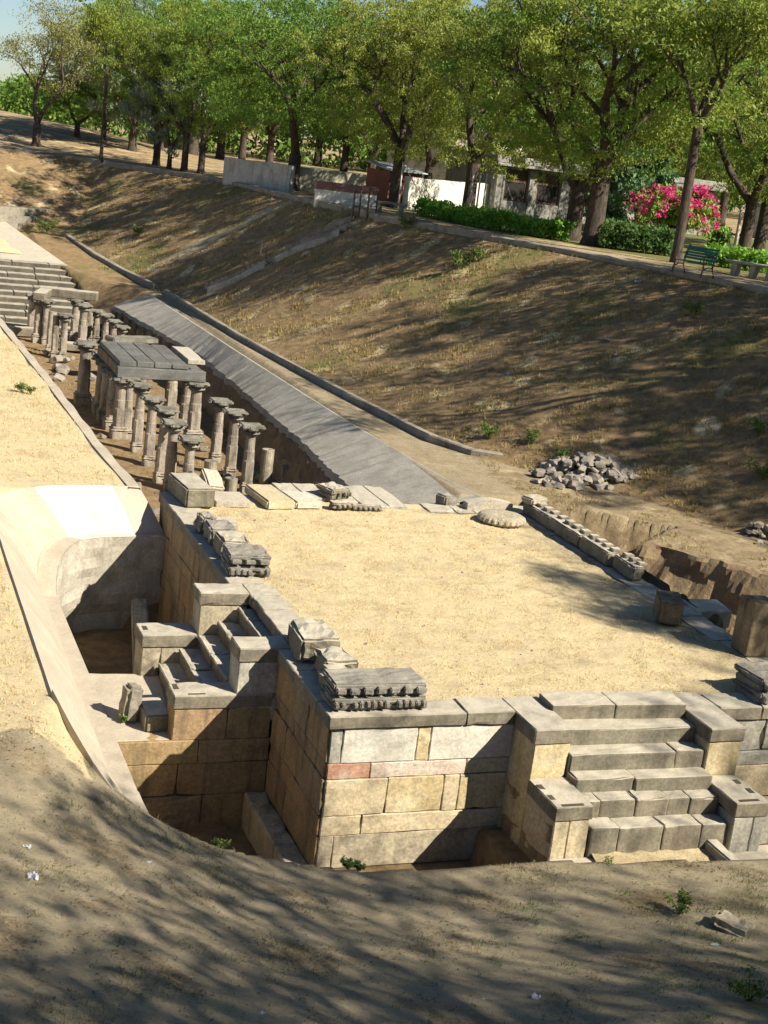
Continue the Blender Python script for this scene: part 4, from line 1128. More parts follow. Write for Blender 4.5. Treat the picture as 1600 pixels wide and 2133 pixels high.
# ragged earth bank of the trench: a rough lip of clods along its edge
rng = random.Random(15)
bm = bmesh.new()
rows = []
line = [(8.0, 6.95), (9.4, 5.05), (10.9, 3.0), (11.3, 1.6)]
Ls = []
for (xa_, ya_), (xb_, yb_) in zip(line[:-1], line[1:]):
    for i in range(26): Ls.append((xa_ + (xb_ - xa_) * i / 26, ya_ + (yb_ - ya_) * i / 26))
for i, (x, y) in enumerate(Ls):
    ht = height(np.array([x + .2]), np.array([y + .15]))[0]
    r = []
    for k in range(8):
        t = k / 7
        nz = mnoise.noise(Vector((x * 2.2, y * 2.2, t * 2))) * .16 + mnoise.noise(Vector((x * 6, y * 6, t * 5))) * .07
        r.append((x - .42 * (1 - t) ** 1.3 + nz - .1, y - .30 * (1 - t) ** 1.3 + nz * .6, -1.0 + (ht + 1.02 + .05 * mnoise.noise(Vector((x * 4, y * 4, 0)))) * min(1, t * 1.1)))
    r.append((x + .3, y + .2, ht - .05)); rows.append(r)
bm = ribbon(rows); bmesh.ops.recalc_face_normals(bm, faces=bm.faces)
tag(obj('earth_bank', bm, M['earth']), kind='structure')

# ------------------------------------------------------------------ bank top: kerb, steps down the bank, railing
def kp(px, py): return at(px, py, ZT)
for ys_, off_, wd_, zz_, lb_ in (((3, 8, 13, 16.3, 20, 24, 27.4), -.1, .36, -.02, 'low retaining wall topping the bank beneath the green bench'),
        ((27.0, 29.3, 31.6, 33.4), 0., .45, .03, 'higher retaining wall section from the hedge to the stair head'),
        ((35.6, 40, 45, 49.8, 53, 56.2), -.05, .42, .0, 'long far retaining wall running left from the stair head past the grey compound wall')):
    bm = bmesh.new(); strip_wall(bm, [Vector((float(np.interp(y, *XT)) + off_, y, ZT - .04)) for y in ys_], wd_, .06 + zz_, .6, seed=int(ys_[0]), sub=.6, jit=.02)
    tag(obj('bank_wall', bm, M['kerb']), lb_, 'retaining wall')
bm = bmesh.new(); strip_wall(bm, [Vector((6.2, 56.6, ZT - .05)), Vector((4, 58.6, ZT - .02)), Vector((1, 60.2, ZT)), Vector((-10, 61, ZT))], .4, .06, .5, seed=14, sub=.8, jit=.04)
tag(obj('bank_wall', bm, M['kerb']), 'rubbly far end of the retaining wall under the sparse leaning tree', 'retaining wall')

bs = empty('bank_stairs', 'narrow cement stairs climbing the grassy bank to the railing', 'stairs', (0, 0, 0))
A_ = on_ground(440, 597); B_ = at(733, 441, ZT)
dirv = (B_ - A_); flat = Vector((dirv.x, dirv.y, 0)).normalized(); nrm = Vector((-flat.y, flat.x, 0))
n = 26
def ramp_wall(off, t0, t1, mt, dz=.12):
    bm = bmesh.new(); pts = []
    for i in range(13):
        t = t0 + (t1 - t0) * i / 12
        q = A_.lerp(B_, t) + nrm * off; pts.append(Vector((q.x, q.y, h1(q.x, q.y) + .05)))
    strip_wall(bm, pts, .17, dz + .02, .4, seed=int(off * 10) + 50, sub=.5, jit=.02); obj('side_wall', bm, M[mt], bs)
ramp_wall(-.5, .03, .45, 'kerbpale'); ramp_wall(-.5, .52, .97, 'kerbpale'); ramp_wall(.5, .5, .97, 'kerb')
for i in range(n):
    t = (i + .5) / n
    q = A_.lerp(B_, t); z = h1(q.x, q.y)
    bm = bmesh.new(); b = bmesh.new(); rough_box(b, (0, 0, 0), (.3, .84, .2), amp=.015, seed=i, cuts=1, bev=.02)
    Rm = Matrix.Rotation(math.atan2(flat.y, flat.x), 3, 'Z')
    for v in b.verts: v.co = Rm @ v.co + Vector((q.x, q.y, z - .045))
    merge(bm, b); obj('step', bm, M['kerb'], bs)
rl = empty('iron_railing', 'rusty iron railing at the head of the bank stairs', 'railing', (0, 0, 0))
rp = [at(x, y, ZT) for x, y in ((735, 442), (748, 442), (765, 445), (783, 440))]
for p, hgt in zip(rp, (1.1, 1.35, 1.15, .95)):
    bm = bmesh.new(); tube(bm, [(p.x, p.y, ZT - .2), (p.x, p.y, ZT + hgt * KS)], [.03, .03], 6); obj('post', bm, M['post'], rl)
for hz in (.25, .85):
    bm = bmesh.new(); tube(bm, [(p.x, p.y, ZT + hz * KS) for p in rp], [.016] * 4, 5); obj('rail', bm, M['post'], rl)
for i, (px, py, lb) in enumerate([(543, 532, 'pale thin post halfway down the bank stairs'), (553, 540, 'dark thin post halfway down the bank stairs')]):
    p = on_ground(px, py); bm = bmesh.new(); z = p.z; tube(bm, [(0, 0, -.2), (.01, 0, .5)], [.025, .02], 6)
    o = obj('thin_post', bm, M['ppost'] if i == 0 else M['post']); o.location = (p.x, p.y, z); tag(o, lb, 'post')

# benches
def garden_bench():
    c = at(1431, 572, ZT)
    t = empty('park_bench', 'green slatted park bench on the bank path beside a slim tree', 'bench', (c.x, c.y, ZT - .01))
    t.scale = (KS, KS, KS)
    a = at(1400, 566, ZT); b_ = at(1465, 578, ZT)
    t.rotation_euler = (0, 0, math.atan2(b_.y - a.y, b_.x - a.x))
    bm = bmesh.new()
    for k in range(5): box(bm, -.65, .65, .0 + k * .095, .08 + k * .095, .42, .45, .006)
    obj('seat', bm, M['benchgreen'], t)
    bm = bmesh.new()
    for k in range(5): hexa(bm, [(-.65, .47 + .03 * k, .5 + k * .085), (.65, .47 + .03 * k, .5 + k * .085), (.65, .50 + .03 * k, .5 + k * .085), (-.65, .50 + .03 * k, .5 + k * .085),
                                 (-.65, .495 + .03 * k, .572 + k * .085), (.65, .495 + .03 * k, .572 + k * .085), (.65, .525 + .03 * k, .572 + k * .085), (-.65, .525 + .03 * k, .572 + k * .085)], .004)
    obj('backrest', bm, M['benchgreen'], t)
    for s in (-1, 1):
        bm = bmesh.new()
        tube(bm, [(s * .6, -.06, 0), (s * .6, .02, .25), (s * .6, 0, .42)], [.03] * 3, 6); tube(bm, [(s * .6, .6, 0), (s * .6, .46, .3), (s * .6, .5, .5), (s * .6, .66, .95)], [.03] * 4, 6)
        tube(bm, [(s * .6, .02, .25), (s * .6, .25, .32), (s * .6, .46, .3)], [.02] * 3, 5); tube(bm, [(s * .6, 0, .42), (s * .6, -.03, .62), (s * .6, .2, .68), (s * .6, .55, .68)], [.025] * 4, 6)
        obj('leg', bm, M['post'], t)
garden_bench()
c = at(1562, 575, ZT); sb = empty('stone_bench', 'low pale stone slab bench at the right end of the bank path', 'bench', (c.x, c.y, ZT - .01), -1.1); sb.scale = (KS, KS, KS)
a = at(1520, 568, ZT); b_ = at(1605, 582, ZT); sb.rotation_euler = (0, 0, math.atan2(b_.y - a.y, b_.x - a.x))
bm = bmesh.new(); box(bm, -.95, .95, -.22, .22, .38, .47, .015); obj('seat', bm, M['coping_lt'], sb)
for s in (-.6, .1, .75):
    bm = bmesh.new(); hexa(bm, [(s - .1, -.18, -.1), (s + .1, -.18, -.1), (s + .1, .18, -.1), (s - .1, .18, -.1), (s - .07, -.18, .375), (s + .16, -.18, .375), (s + .16, .18, .375), (s - .07, .18, .375)], .01); obj('leg', bm, M['coping_lt'], sb)
c = at(812, 442, ZT); sb = empty('stone_bench', 'small dark stone bench under the tree trunk near the stair head', 'bench', (c.x, c.y, ZT), -.5); sb.scale = (KS, KS, KS)
bm = bmesh.new(); box(bm, -.75, .75, -.22, .22, .34, .44, .015); obj('seat', bm, M['kerb'], sb)
for s in (-.5, .5):
    bm = bmesh.new(); box(bm, s - .1, s + .1, -.18, .18, -.1, .335, .01); obj('leg', bm, M['kerb'], sb)

# compound walls, hut, old building
def flat_wall(name, label, a, b_, h, mt, thick=.25, cat='wall', z0=3.2, mats=None):
    bm = bmesh.new(); A, B = Vector(a), Vector(b_); d = (B - A); d.z = 0; L_ = d.length; ang = math.atan2(d.y, d.x)
    k = max(2, int(L_ / 1.2)); rng = random.Random(int(L_ * 100))
    h *= KS; top = [h + rng.uniform(-.04, .04) for _ in range(k + 1)]
    for i in range(k):
        x0, x1 = L_ * i / k, L_ * (i + 1) / k
        hexa(bm, [(x0, -thick / 2, -.4), (x1, -thick / 2, -.4), (x1, thick / 2, -.4), (x0, thick / 2, -.4), (x0, -thick / 2, top[i]), (x1, -thick / 2, top[i + 1]), (x1, thick / 2, top[i + 1]), (x0, thick / 2, top[i])], 0)
    bmesh.ops.remove_doubles(bm, verts=bm.verts, dist=.001)
    o = obj(name, bm, M[mt]); o.location = (A.x, A.y, ZT); o.rotation_euler = (0, 0, ang)
    return tag(o, label, cat)
flat_wall('compound_wall', 'plain grey plaster compound wall left of the big forked tree', at(468, 376, ZT), at(606, 398, ZT), 1.25, 'wallgrey')
flat_wall('compound_wall', 'moss-stained cream compound wall right of the big forked tree', at(612, 394, ZT), at(765, 412, ZT), 1.2, 'wallmoss')
flat_wall('compound_wall', 'sunlit white compound wall behind the bright hedge', at(842, 432, ZT), at(1057, 445, ZT), 1.5, 'wallwhite')
pw = empty('painted_parapet', 'low white parapet with maroon top band near the stair head', 'wall', at(655, 418, ZT))
a = at(655, 418, ZT); b_ = at(782, 432, ZT); L_ = (b_ - a).length / KS; pw.scale = (KS, KS, KS); pw.rotation_euler = (0, 0, math.atan2(b_.y - a.y, b_.x - a.x))
bm = bmesh.new(); box(bm, 0, L_, -.12, .12, -.3, .55, .01); obj('wall_face', bm, M['wallwhite'], pw)
bm = bmesh.new(); box(bm, -.02, L_ + .02, -.14, .14, .553, .92, .015); obj('top_band', bm, M['maroon'], pw)
ht = empty('board_hut', 'small red-brown boarded hut with a tin roof behind the tree trunks', 'hut', at(815, 424, ZT))
ht.scale = (KS, KS, KS); a = at(783, 424, ZT); b_ = at(852, 430, ZT); ht.rotation_euler = (0, 0, math.atan2(b_.y - a.y, b_.x - a.x))
bm = bmesh.new()
for k in range(9): box(bm, -1.1 + k * .245, -1.1 + k * .245 + .235, -.9, .9, -.2, 1.65, .008)
obj('wall', bm, M['brickred'], ht)
bm = bmesh.new(); hexa(bm, [(-1.3, -1.1, 1.66), (1.3, -1.1, 1.66), (1.3, 1.1, 2.0), (-1.3, 1.1, 2.0), (-1.3, -1.1, 1.7), (1.3, -1.1, 1.7), (1.3, 1.1, 2.04), (-1.3, 1.1, 2.04)], .004)
obj('roof', bm, M['tin'], ht)
for i, (px, py, lean) in enumerate([(838, 376, .9), (985, 405, 0), (1000, 406, 0), (1013, 408, 0), (1027, 409, 0), (1048, 412, .7)]):
    # posts stand behind the white wall
    p = at(px, py + 62, ZT) ; bm = bmesh.new()
    tube(bm, [(0, .2, 0), (0, .2, 1.76)], [.035, .03], 6)
    if lean: tube(bm, [(.02, .2, 1.68), (lean * .7, .3, .96)], [.024, .024], 5)
    o = obj('fence_post', bm, M['ppost']); o.location = (p.x, p.y + .3, ZT)
    tag(o, ['angle-braced pale post at the left end of the white wall', 'pale post above the white wall, first of the four close ones', 'pale post above the white wall, second of the four close ones', 'pale post above the white wall, third of the four close ones', 'pale post above the white wall, last of the four close ones', 'braced pale post at the right end of the white wall'][i], 'post', 'fence posts along the white wall')
bd = empty('old_building', 'weathered single-storey building with dark shuttered windows behind the hedge', 'building', at(1035, 446, ZT))
bd.scale = (KS, KS, KS); a = at(1035, 446, ZT); b_ = at(1190, 462, ZT); bd.rotation_euler = (0, 0, math.atan2(b_.y - a.y, b_.x - a.x) + .1)
W_ = 16.0
bm = bmesh.new(); box(bm, -.3, W_, .3, 5, -.3, 2.55, 0)
for k in range(8): box(bm, -.3 + k * 2.2, .25 + k * 2.2, .0, .298, -.3, 2.5, .02)
box(bm, -.3, W_, .05, .297, -.3, .75, .0)
obj('wall', bm, M['bldg'], bd)
bm = bmesh.new(); box(bm, -.7, W_ + .3, -.5, 5.3, 2.555, 2.72, .02); box(bm, -.5, W_ + .2, -.1, 5.0, 2.725, 3.1, .02); obj('roof', bm, M['bldg'], bd)
for k in range(7):
    x0 = .3 + k * 2.2
    bm = bmesh.new()
    box(bm, x0 + .05, x0 + 1.55, .2, .29, .76, .86, .008); box(bm, x0 + .05, x0 + .15, .2, .29, .865, 2.4, .008); box(bm, x0 + 1.45, x0 + 1.55, .2, .29, .865, 2.4, .008); box(bm, x0 + .16, x0 + 1.44, .21, .29, 1.75, 2.4, .008)
    wv = obj('window', bm, M['shutter'], bd)
    bm = bmesh.new(); box(bm, x0 + .155, x0 + 1.445, .24, .28, .87, 1.74, 0); obj('pane', bm, M['void'], wv)
# distant pale house glimpsed through the trunks at the right, and one behind the red hut
def small_house(name, label, c, ang, s, mt):
    t = empty(name, label, 'building', c, ang); t.scale = (KS, KS, KS)
    bm = bmesh.new(); box(bm, -s[0] / 2, s[0] / 2, -s[1] / 2, s[1] / 2, -.5, s[2], .02); obj('wall', bm, M[mt], t)
    bm = bmesh.new(); box(bm, -s[0] / 2 - .2, s[0] / 2 + .2, -s[1] / 2 - .2, s[1] / 2 + .2, s[2] + .004, s[2] + .25, .02); obj('roof', bm, M['bldg'], t)
    bm = bmesh.new(); box(bm, -.6, .6, -s[1] / 2 - .03, -s[1] / 2 - .004, 1.0, 2.2, .01); obj('window', bm, M['shutter'], t)
small_house('pale_house', 'tall cream building half hidden behind the trees over the white wall', at(960, 395, ZT) + Vector((2, 6, 0)), .75, (16, 6, 5.0), 'wallmoss')
small_house('park_shed', 'low blue-grey shed among the trunks at the right edge', at(1615, 500, ZT) + Vector((1.5, 1, 0)), .6, (5, 3, 1.9), 'wallgrey')

# ------------------------------------------------------------------ trees
def leaf_quads(centers, rad, n_per, size, rs, droop=.35, aspect=.42, flat=.7):
    """numpy leaf faces round clump centres"""
    C_ = np.repeat(np.asarray(centers), n_per, 0); R_ = np.repeat(np.asarray(rad), n_per)
    n = len(C_)
    d = rs.normal(size=(n, 3)); d /= np.linalg.norm(d, axis=1)[:, None]
    r = rs.uniform(0, 1, n) ** .45
    P = C_ + d * (r * R_)[:, None] * np.array([1, 1, flat])
    ax = rs.normal(size=(n, 3)); ax[:, 2] -= droop * 2; ax /= np.linalg.norm(ax, axis=1)[:, None]
    up = rs.normal(size=(n, 3)); up[:, 2] += .8
    sd_ = np.cross(ax, up); sd_ /= np.maximum(np.linalg.norm(sd_, axis=1), 1e-6)[:, None]
    s = size * rs.uniform(.6, 1.35, n)
    a = ax * s[:, None]; b_ = sd_ * (s * aspect)[:, None]
    V_ = np.stack([P - a * .5, P + b_ * .5, P + a * .5, P - b_ * .5], 1).reshape(-1, 3)
    F_ = np.arange(n * 4).reshape(-1, 4)
    return V_, F_

def grow(seed, H=11., fork=2.2, R0=.30, spread=.75, levels=4, crown=4.5, nbranch=(3, 4), lean=(0, 0), sparse=False):
    rng = random.Random(seed)
    bm = bmesh.new(); tips = []; mids = []
    def branch(p, d, L_, r, lev):
        n = 4 if lev < 2 else 3
        pts = [p.copy()]; rad = [r]; q = p.copy(); dd = d.copy()
        for i in range(n):
            dd = (dd + Vector((rng.uniform(-.22, .22), rng.uniform(-.22, .22), rng.uniform(-.08, .16)))).normalized()
            q = q + dd * (L_ / n); pts.append(q.copy()); rad.append(r * (1 - .42 * (i + 1) / n))
            if lev >= 2: mids.append(q.copy())
        tube(bm, pts, rad, 8 if lev < 2 else (6 if lev < 3 else 4), cap=False)
        if lev >= levels: tips.append(q.copy()); return
        k = rng.randint(*nbranch) if lev > 0 else rng.randint(2, 4)
        a0 = rng.uniform(0, 6.28)
        for i in range(k):
            a = a0 + 6.283 * i / k + rng.uniform(-.4, .4)
            sp = spread * rng.uniform(.7, 1.25) * (1.0 if lev else .8)
            o1 = dd.orthogonal().normalized(); o2 = dd.cross(o1)
            nd = (dd * math.cos(sp) + (o1 * math.cos(a) + o2 * math.sin(a)) * math.sin(sp))
            nd.z = nd.z * .75 + .16; nd.normalize()
            branch(pts[-1 if i < 2 else -2], nd, L_ * rng.uniform(.62, .82) if lev else (H - fork) * rng.uniform(.36, .46), rad[-1] * rng.uniform(.68, .82), lev + 1)
    # trunk with a flared foot
    d = Vector((lean[0], lean[1], 1)).normalized()
    pts = [Vector((0, 0, -.4)), Vector((0, 0, 0)), d * .35, d * fork * .6, d * fork]
    tube(bm, pts, [R0 * 1.45, R0 * 1.3, R0 * 1.02, R0 * .92, R0 * .9], 10, cap=False)
    k = rng.randint(2, 3); a0 = rng.uniform(0, 6.28)
    for i in range(k):
        a = a0 + 6.283 * i / k + rng.uniform(-.3, .3); sp = spread * rng.uniform(.55, .95)
        nd = Vector((math.cos(a) * math.sin(sp), math.sin(a) * math.sin(sp), math.cos(sp)))
        branch(d * fork, nd, (H - fork) * rng.uniform(.38, .46), R0 * rng.uniform(.6, .75), 1)
    return bm, tips, mids

TREE = {}
def tree_proto(kind, seed, **kw):
    rs = np.random.RandomState(seed)
    g = dict(H=11., fork=2.3, R0=.30, spread=.72, levels=4)
    lf = dict(n=30, rad=(.28, .62), size=.15, mat='neem', fill=390, low=2.4, droop=.45, midp=.35)
    for k, v in kw.items(): (g if k in g or k in ('nbranch', 'lean') else lf)[k] = v
    bm, tips, mids = grow(seed, **g)
    me = bpy.data.meshes.new('trunk'); bm.to_mesh(me); bm.free(); me.materials.append(M['bark'])
    cs = [np.array(t) for t in tips] + [np.array(t) for t in mids if rs.rand() < lf['midp']]
    cs = np.array(cs)
    zt = max(.1, cs[:, 2].max())
    if lf['fill']:
        # outer clumps that close the crown down to where it hangs over the trunk
        cc = cs.mean(0); zc = (zt + lf['low']) * .5; hz = (zt - lf['low']) * .5; ex = []
        rr = np.percentile(np.hypot(cs[:, 0] - cc[0], cs[:, 1] - cc[1]), 88)
        while len(ex) < lf['fill']:
            d = rs.normal(size=3); d /= np.linalg.norm(d)
            k = 1 + .22 * mnoise.noise(Vector(d * 2.2) + Vector((seed, 0, 0))) + .1 * mnoise.noise(Vector(d * 5) + Vector((0, seed, 0)))
            q = rs.uniform(.55, 1.0) ** .6 * k
            p = np.array([cc[0] + d[0] * rr * q, cc[1] + d[1] * rr * q, zc + d[2] * hz * q])
            if mnoise.noise(Vector(p * .55) + Vector((seed * 3, 0, 0))) < -.12: continue
            ex.append(p)
        cs = np.concatenate([cs, np.array(ex)])
    rad = rs.uniform(lf['rad'][0], lf['rad'][1], len(cs))
    V_, F_ = leaf_quads(cs, rad, lf['n'], lf['size'], rs, lf['droop'], flat=.55)
    o = npmesh('crown', V_, F_, M[lf['mat']]); cm = o.data; bpy.data.objects.remove(o)
    TREE[kind] = (me, cm, zt)
tree_proto('neem_a', 11, n=62)
tree_proto('neem_b', 12, n=62, low=2.3, fork=2.8, R0=.36, spread=.8)
tree_proto('neem_c', 13, n=62, low=2.2, mat='neem_d', spread=.7)
tree_proto('neem_d', 14, n=62, low=2.4, mat='neem_d', fork=1.9, R0=.34, spread=.85)
tree_proto('shade_a', 21, n=200, fill=50, R0=.34, rad=(.7, 1.3), midp=.06, levels=3)
tree_proto('shade_b', 22, n=200, fill=50, R0=.34, spread=.8, rad=(.7, 1.3), midp=.06, levels=3)
tree_proto('sparse', 15, fill=130, low=3.6, H=9.5, n=40, rad=(.5, .9), mat='pale', fork=1.6, spread=.62, R0=.30, size=.16)
tree_proto('slender', 16, fill=60, low=4.5, H=9.0, n=36, fork=4.6, R0=.14, spread=.5, mat='neem', rad=(.4, .8), size=.15)
tree_proto('broad', 17, fill=160, low=1.2, H=7.5, n=60, fork=1.5, R0=.25, spread=.6, mat='greyleaf', size=.3, droop=.8, rad=(.5, .8))
tree_proto('bush', 18, fill=160, low=.3, H=3.6, n=40, fork=.5, R0=.12, spread=.7, mat='bluegreen', size=.22, rad=(.3, .5))
def tree(kind, p, H, rz, label, cat='tree', group=None, name='neem_tree', rad_scale=1.0):
    me, cm, zt = TREE[kind]
    s = H * KS / zt
    t = empty(name, label, cat, p, rz, group); t.scale = (s * rad_scale, s * rad_scale, s)
    for nm, d in (('trunk', me), ('crown', cm)):
        o = bpy.data.objects.new(nm, d); COL.objects.link(o); o.parent = t
    return t
G1 = 'trees along the top of the bank'
TL = [  # kind, px, py, z, height, turn, width, name, label
    ('sparse', 75, 305, 3.9, 9.6, .4, 1.0, 'sparse_tree', 'open pale tree with a leaning forked trunk alone on the far left knoll'),
    ('slender', 210, 340, 3.4, 9.4, 1.0, .8, 'slender_tree', 'tall slender single-stemmed tree rising straight from the far left wall end'),
    ('broad', 275, 314, 3.4, 9.5, 2.0, 1.0, 'broadleaf_tree', 'grey-green broad-leaved tree with hanging foliage at the left'),
    ('broad', 352, 352, 3.4, 6.2, .7, .8, 'broadleaf_tree', 'smaller grey-green broad-leaved tree before the leaning stems'),
    ('neem_c', 325, 345, 3.4, 9.5, .3, .9, 'neem_tree', 'neem tree with leaning trunk, first right of the broad-leaved tree'),
    ('neem_a', 383, 358, 3.4, 10.0, 1.3, .8, 'neem_tree', 'thin-stemmed neem tree, left of the leaning pair'),
    ('neem_c', 418, 362, 3.4, 9.6, 2.2, .8, 'neem_tree', 'slanting neem tree of the leaning pair left of the grey wall'),
    ('neem_d', 458, 332, 3.4, 12.0, 3.0, 1., 'neem_tree', 'neem tree farther back above the left end of the grey wall'),
    ('neem_a', 503, 340, 3.4, 12.5, 4.1, 1., 'neem_tree', 'spreading neem tree behind the middle of the grey wall'),
    ('neem_c', 560, 345, 3.4, 12.5, 5.0, 1., 'neem_tree', 'neem tree behind the right part of the grey wall'),
    ('neem_d', 608, 397, 3.4, 10.5, .2, 1.05, 'neem_tree', 'big dark multi-stemmed neem tree between the grey and the mossy wall'),
    ('neem_a', 715, 362, 3.4, 13.0, 1.9, 1., 'neem_tree', 'far neem tree above the mossy wall'),
    ('neem_c', 768, 408, 3.4, 11.0, 2.9, .9, 'neem_tree', 'neem tree directly left of the red-brown hut'),
    ('neem_b', 820, 432, 3.4, 10.8, 3.4, .9, 'neem_tree', 'stout neem tree in front of the red-brown hut by the stone bench'),
    ('neem_a', 884, 434, 3.4, 10.6, 4.4, .85, 'neem_tree', 'leaning neem tree before the left end of the white wall'),
    ('neem_b', 972, 457, 3.4, 10.6, 5.3, .95, 'neem_tree', 'forked neem tree with pale trunk growing through the bright hedge'),
    ('neem_d', 1190, 500, 3.4, 11.0, 1.1, 1.0, 'neem_tree', 'dark-trunked neem tree just left of the thick forked one'),
    ('neem_b', 1232, 511, 3.4, 11.5, 2.6, 1.1, 'neem_tree', 'thickest forked neem tree standing right at the path edge'),
    ('slender', 1407, 547, 3.4, 10.5, 4.0, 1.3, 'slender_tree', 'slim dark tree in front of the magenta bougainvillea'),
    ('neem_a', 1548, 528, 3.4, 11.5, .9, 1.0, 'neem_tree', 'neem tree with two close stems on the lawn at the right'),
    ('neem_c', 1580, 522, 3.4, 11.5, 2.4, 1.0, 'neem_tree', 'neem tree at the right edge behind the two-stemmed one'),
    ('neem_a', 1500, 470, 3.4, 13, 3.1, 1., 'neem_tree', 'shaded neem tree far behind the lawn, right of the bougainvillea'),
    ('neem_d', 1435, 462, 3.4, 13, 4.3, 1., 'neem_tree', 'dim far neem tree straight behind the bougainvillea'),
    ('neem_b', 1330, 452, 3.4, 13, 5.6, 1., 'neem_tree', 'far neem tree behind the blue-green bush tree'),
    ('neem_c', 1110, 425, 3.4, 13.5, .5, 1.1, 'neem_tree', 'tall neem tree behind the old building'),
    ('neem_d', 1020, 402, 3.4, 13.5, 1.5, 1.1, 'neem_tree', 'tall neem tree behind the right half of the white wall'),
    ('neem_a', 905, 385, 3.4, 13.5, 2.5, 1.1, 'neem_tree', 'tall neem tree behind the cream building'),
    ('neem_c', 660, 345, 3.4, 14, 3.5, 1.1, 'neem_tree', 'far neem tree filling the gap over the maroon parapet'),
    ('neem_d', 400, 322, 3.4, 13, 4.5, 1.1, 'neem_tree', 'far neem tree behind the leaning pair'),
    ('neem_c', 330, 312, 3.6, 12, 5.5, 1.1, 'neem_tree', 'far neem tree behind the large broad-leaved tree'),
    ('neem_d', 160, 285, 4.4, 5.0, 2.2, 1.3, 'neem_tree', 'low rounded green tree behind the knoll, between the sparse and slender trees'),
    ('neem_c', 215, 292, 4.2, 6.5, .2, 1.2, 'neem_tree', 'low green tree behind the slender stem'),
]
for kind, px, py, z, H, rz, rw, nm, lb in TL:
    p = on_ground(px, py) if px > 0 else at(px, py, z + .6)
    p.z = h1(p.x, p.y) - .02
    tree(kind, p, H, rz, lb, name=nm, group=G1, rad_scale=rw)
# trees just outside the frame at the right and behind the viewer: they throw the dappled shade
OT = [('shade_a', 12.0, -22.6, 18.0, .4), ('shade_b', 18.5, -23.0, 19.0, 2.0), ('shade_b', 5.0, -20.6, 15.0, 4.1), ('shade_a', 8.8, -18.6, 13.0, 1.4), ('slender', 14.2, -6.0, 11.5, 1.0), ('slender', 14.9, -4.6, 14.0, 3.0), ('shade_a', 24.5, -22.2, 20.0, 3.3),
      ('neem_a', 20.6, 12.6, 12, 3.0), ('shade_b', 20.0, 7.4, 13, 5.0), ('neem_b', 22.0, 1.5, 13, .8), ('neem_c', 21.5, -3.0, 13, 5.6),
      ('shade_a', 26.0, 7.0, 15, 2.7), ('shade_b', 25.0, 1.0, 15, 3.7)]
for i, (kind, x, y, H, rz) in enumerate(OT):
    tree(kind, Vector((x, y, h1(x, y) - .02)), H, rz, ['tree standing beyond the right edge of the picture, throwing its shade in'][0], group='trees beyond the picture edge', name='shade_tree', rad_scale=.55 if kind == 'slender' else 1.0)

# the wood far behind, one mass
rs = np.random.RandomState(41)
cs = []
for i in range(2600):
    u = rs.rand(); px = -150 + 1900 * u
    p = at(px, 330 + .1 * px, ZT); d = np.array([p.x, p.y]) - CAM[:2]; d /= np.linalg.norm(d)
    dist = rs.uniform(118, 150) + 25 * (px < 250)
    hmax = (9.5 + 3 * math.sin(px * .013) + 2 * math.sin(px * .041)) * (.35 if px < 170 else 1)
    cs.append((CAM[0] + d[0] * dist, CAM[1] + d[1] * dist, ZT - .1 + rs.rand() ** .8 * hmax))
V_, F_ = leaf_quads(cs, rs.uniform(.9, 1.9, len(cs)), 34, .6, rs, .3)
tag(npmesh('far_wood', V_, F_, M['neem_d']), 'far green wood closing the view behind the park trees', 'wood', kind='stuff')

# hedges, shrubs, bougainvillea
def foliage_run(name, label, pts, h, wdt, n, mt, size, seed, cat='hedge', z0=ZT - .04, stems=True):
    h *= KS; wdt *= KS; size *= KS
    rs = np.random.RandomState(seed); P = [Vector(p) for p in pts]
    cs = []
    L_ = [(b_ - a).length for a, b_ in zip(P[:-1], P[1:])]
    tot = sum(L_)
    for i in range(n):
        s = rs.uniform(0, tot)
        for a, b_, l in zip(P[:-1], P[1:], L_):
            if s <= l: break
            s -= l
        q = a.lerp(b_, min(1, s / l)); d = (b_ - a).normalized(); nn = Vector((-d.y, d.x, 0))
        u = rs.uniform(-.5, .5)
        hh = h * (1 + .12 * math.sin(s * 1.9) + rs.uniform(-.12, .1))
        q = q + nn * (u * wdt); cs.append((q.x, q.y, z0 + rs.uniform(.08, 1) ** .7 * hh))
    t = empty(name, label, cat, P[0])
    V_, F_ = leaf_quads(cs, rs.uniform(.12, .26, len(cs)), 26, size, rs, droop=-.3, aspect=.5, flat=.9)
    V_ = V_ - np.array(P[0])
    npmesh('foliage', V_, F_, M[mt], t)
    bm = bmesh.new()
    for i in range(int(tot * 2) + 2):
        s = tot * (i + .5) / (int(tot * 2) + 2)
        for a, b_, l in zip(P[:-1], P[1:], L_):
            if s <= l: break
            s -= l
        q = a.lerp(b_, min(1, s / l)) - P[0]; q.z = z0 - P[0].z
        tube(bm, [q + Vector((0, 0, -.1)), q + Vector((rs.uniform(-.1, .1), rs.uniform(-.1, .1), h * .7))], [.025, .012], 5)
    obj('stems', bm, M['bark'], t)
    return t
foliage_run('hedge', 'bright green clipped hedge in front of the white wall', [at(880, 447, ZT), at(1000, 470, ZT), at(1180, 500, ZT)], .66, 1.0, 620, 'hedge', .15, 1)
foliage_run('hedge', 'dark green shaded hedge between the thick trunk and the bench', [at(1250, 512, ZT), at(1330, 522, ZT), at(1395, 530, ZT)], .85, 1.1, 380, 'dkhedge', .17, 2)
foliage_run('shrub_row', 'low loose green shrubs behind the two benches', [at(1470, 548, ZT), at(1600, 566, ZT)], .65, .9, 150, 'hedge', .15, 3, cat='shrubs')
foliage_run('shrub', 'dark green shrub on the lawn right of the bougainvillea', [at(1478, 520, ZT), at(1510, 524, ZT)], 1.0, 1.0, 90, 'dkhedge', .17, 4, cat='shrub')
p = at(1322, 500, ZT); p.z = ZT - .04
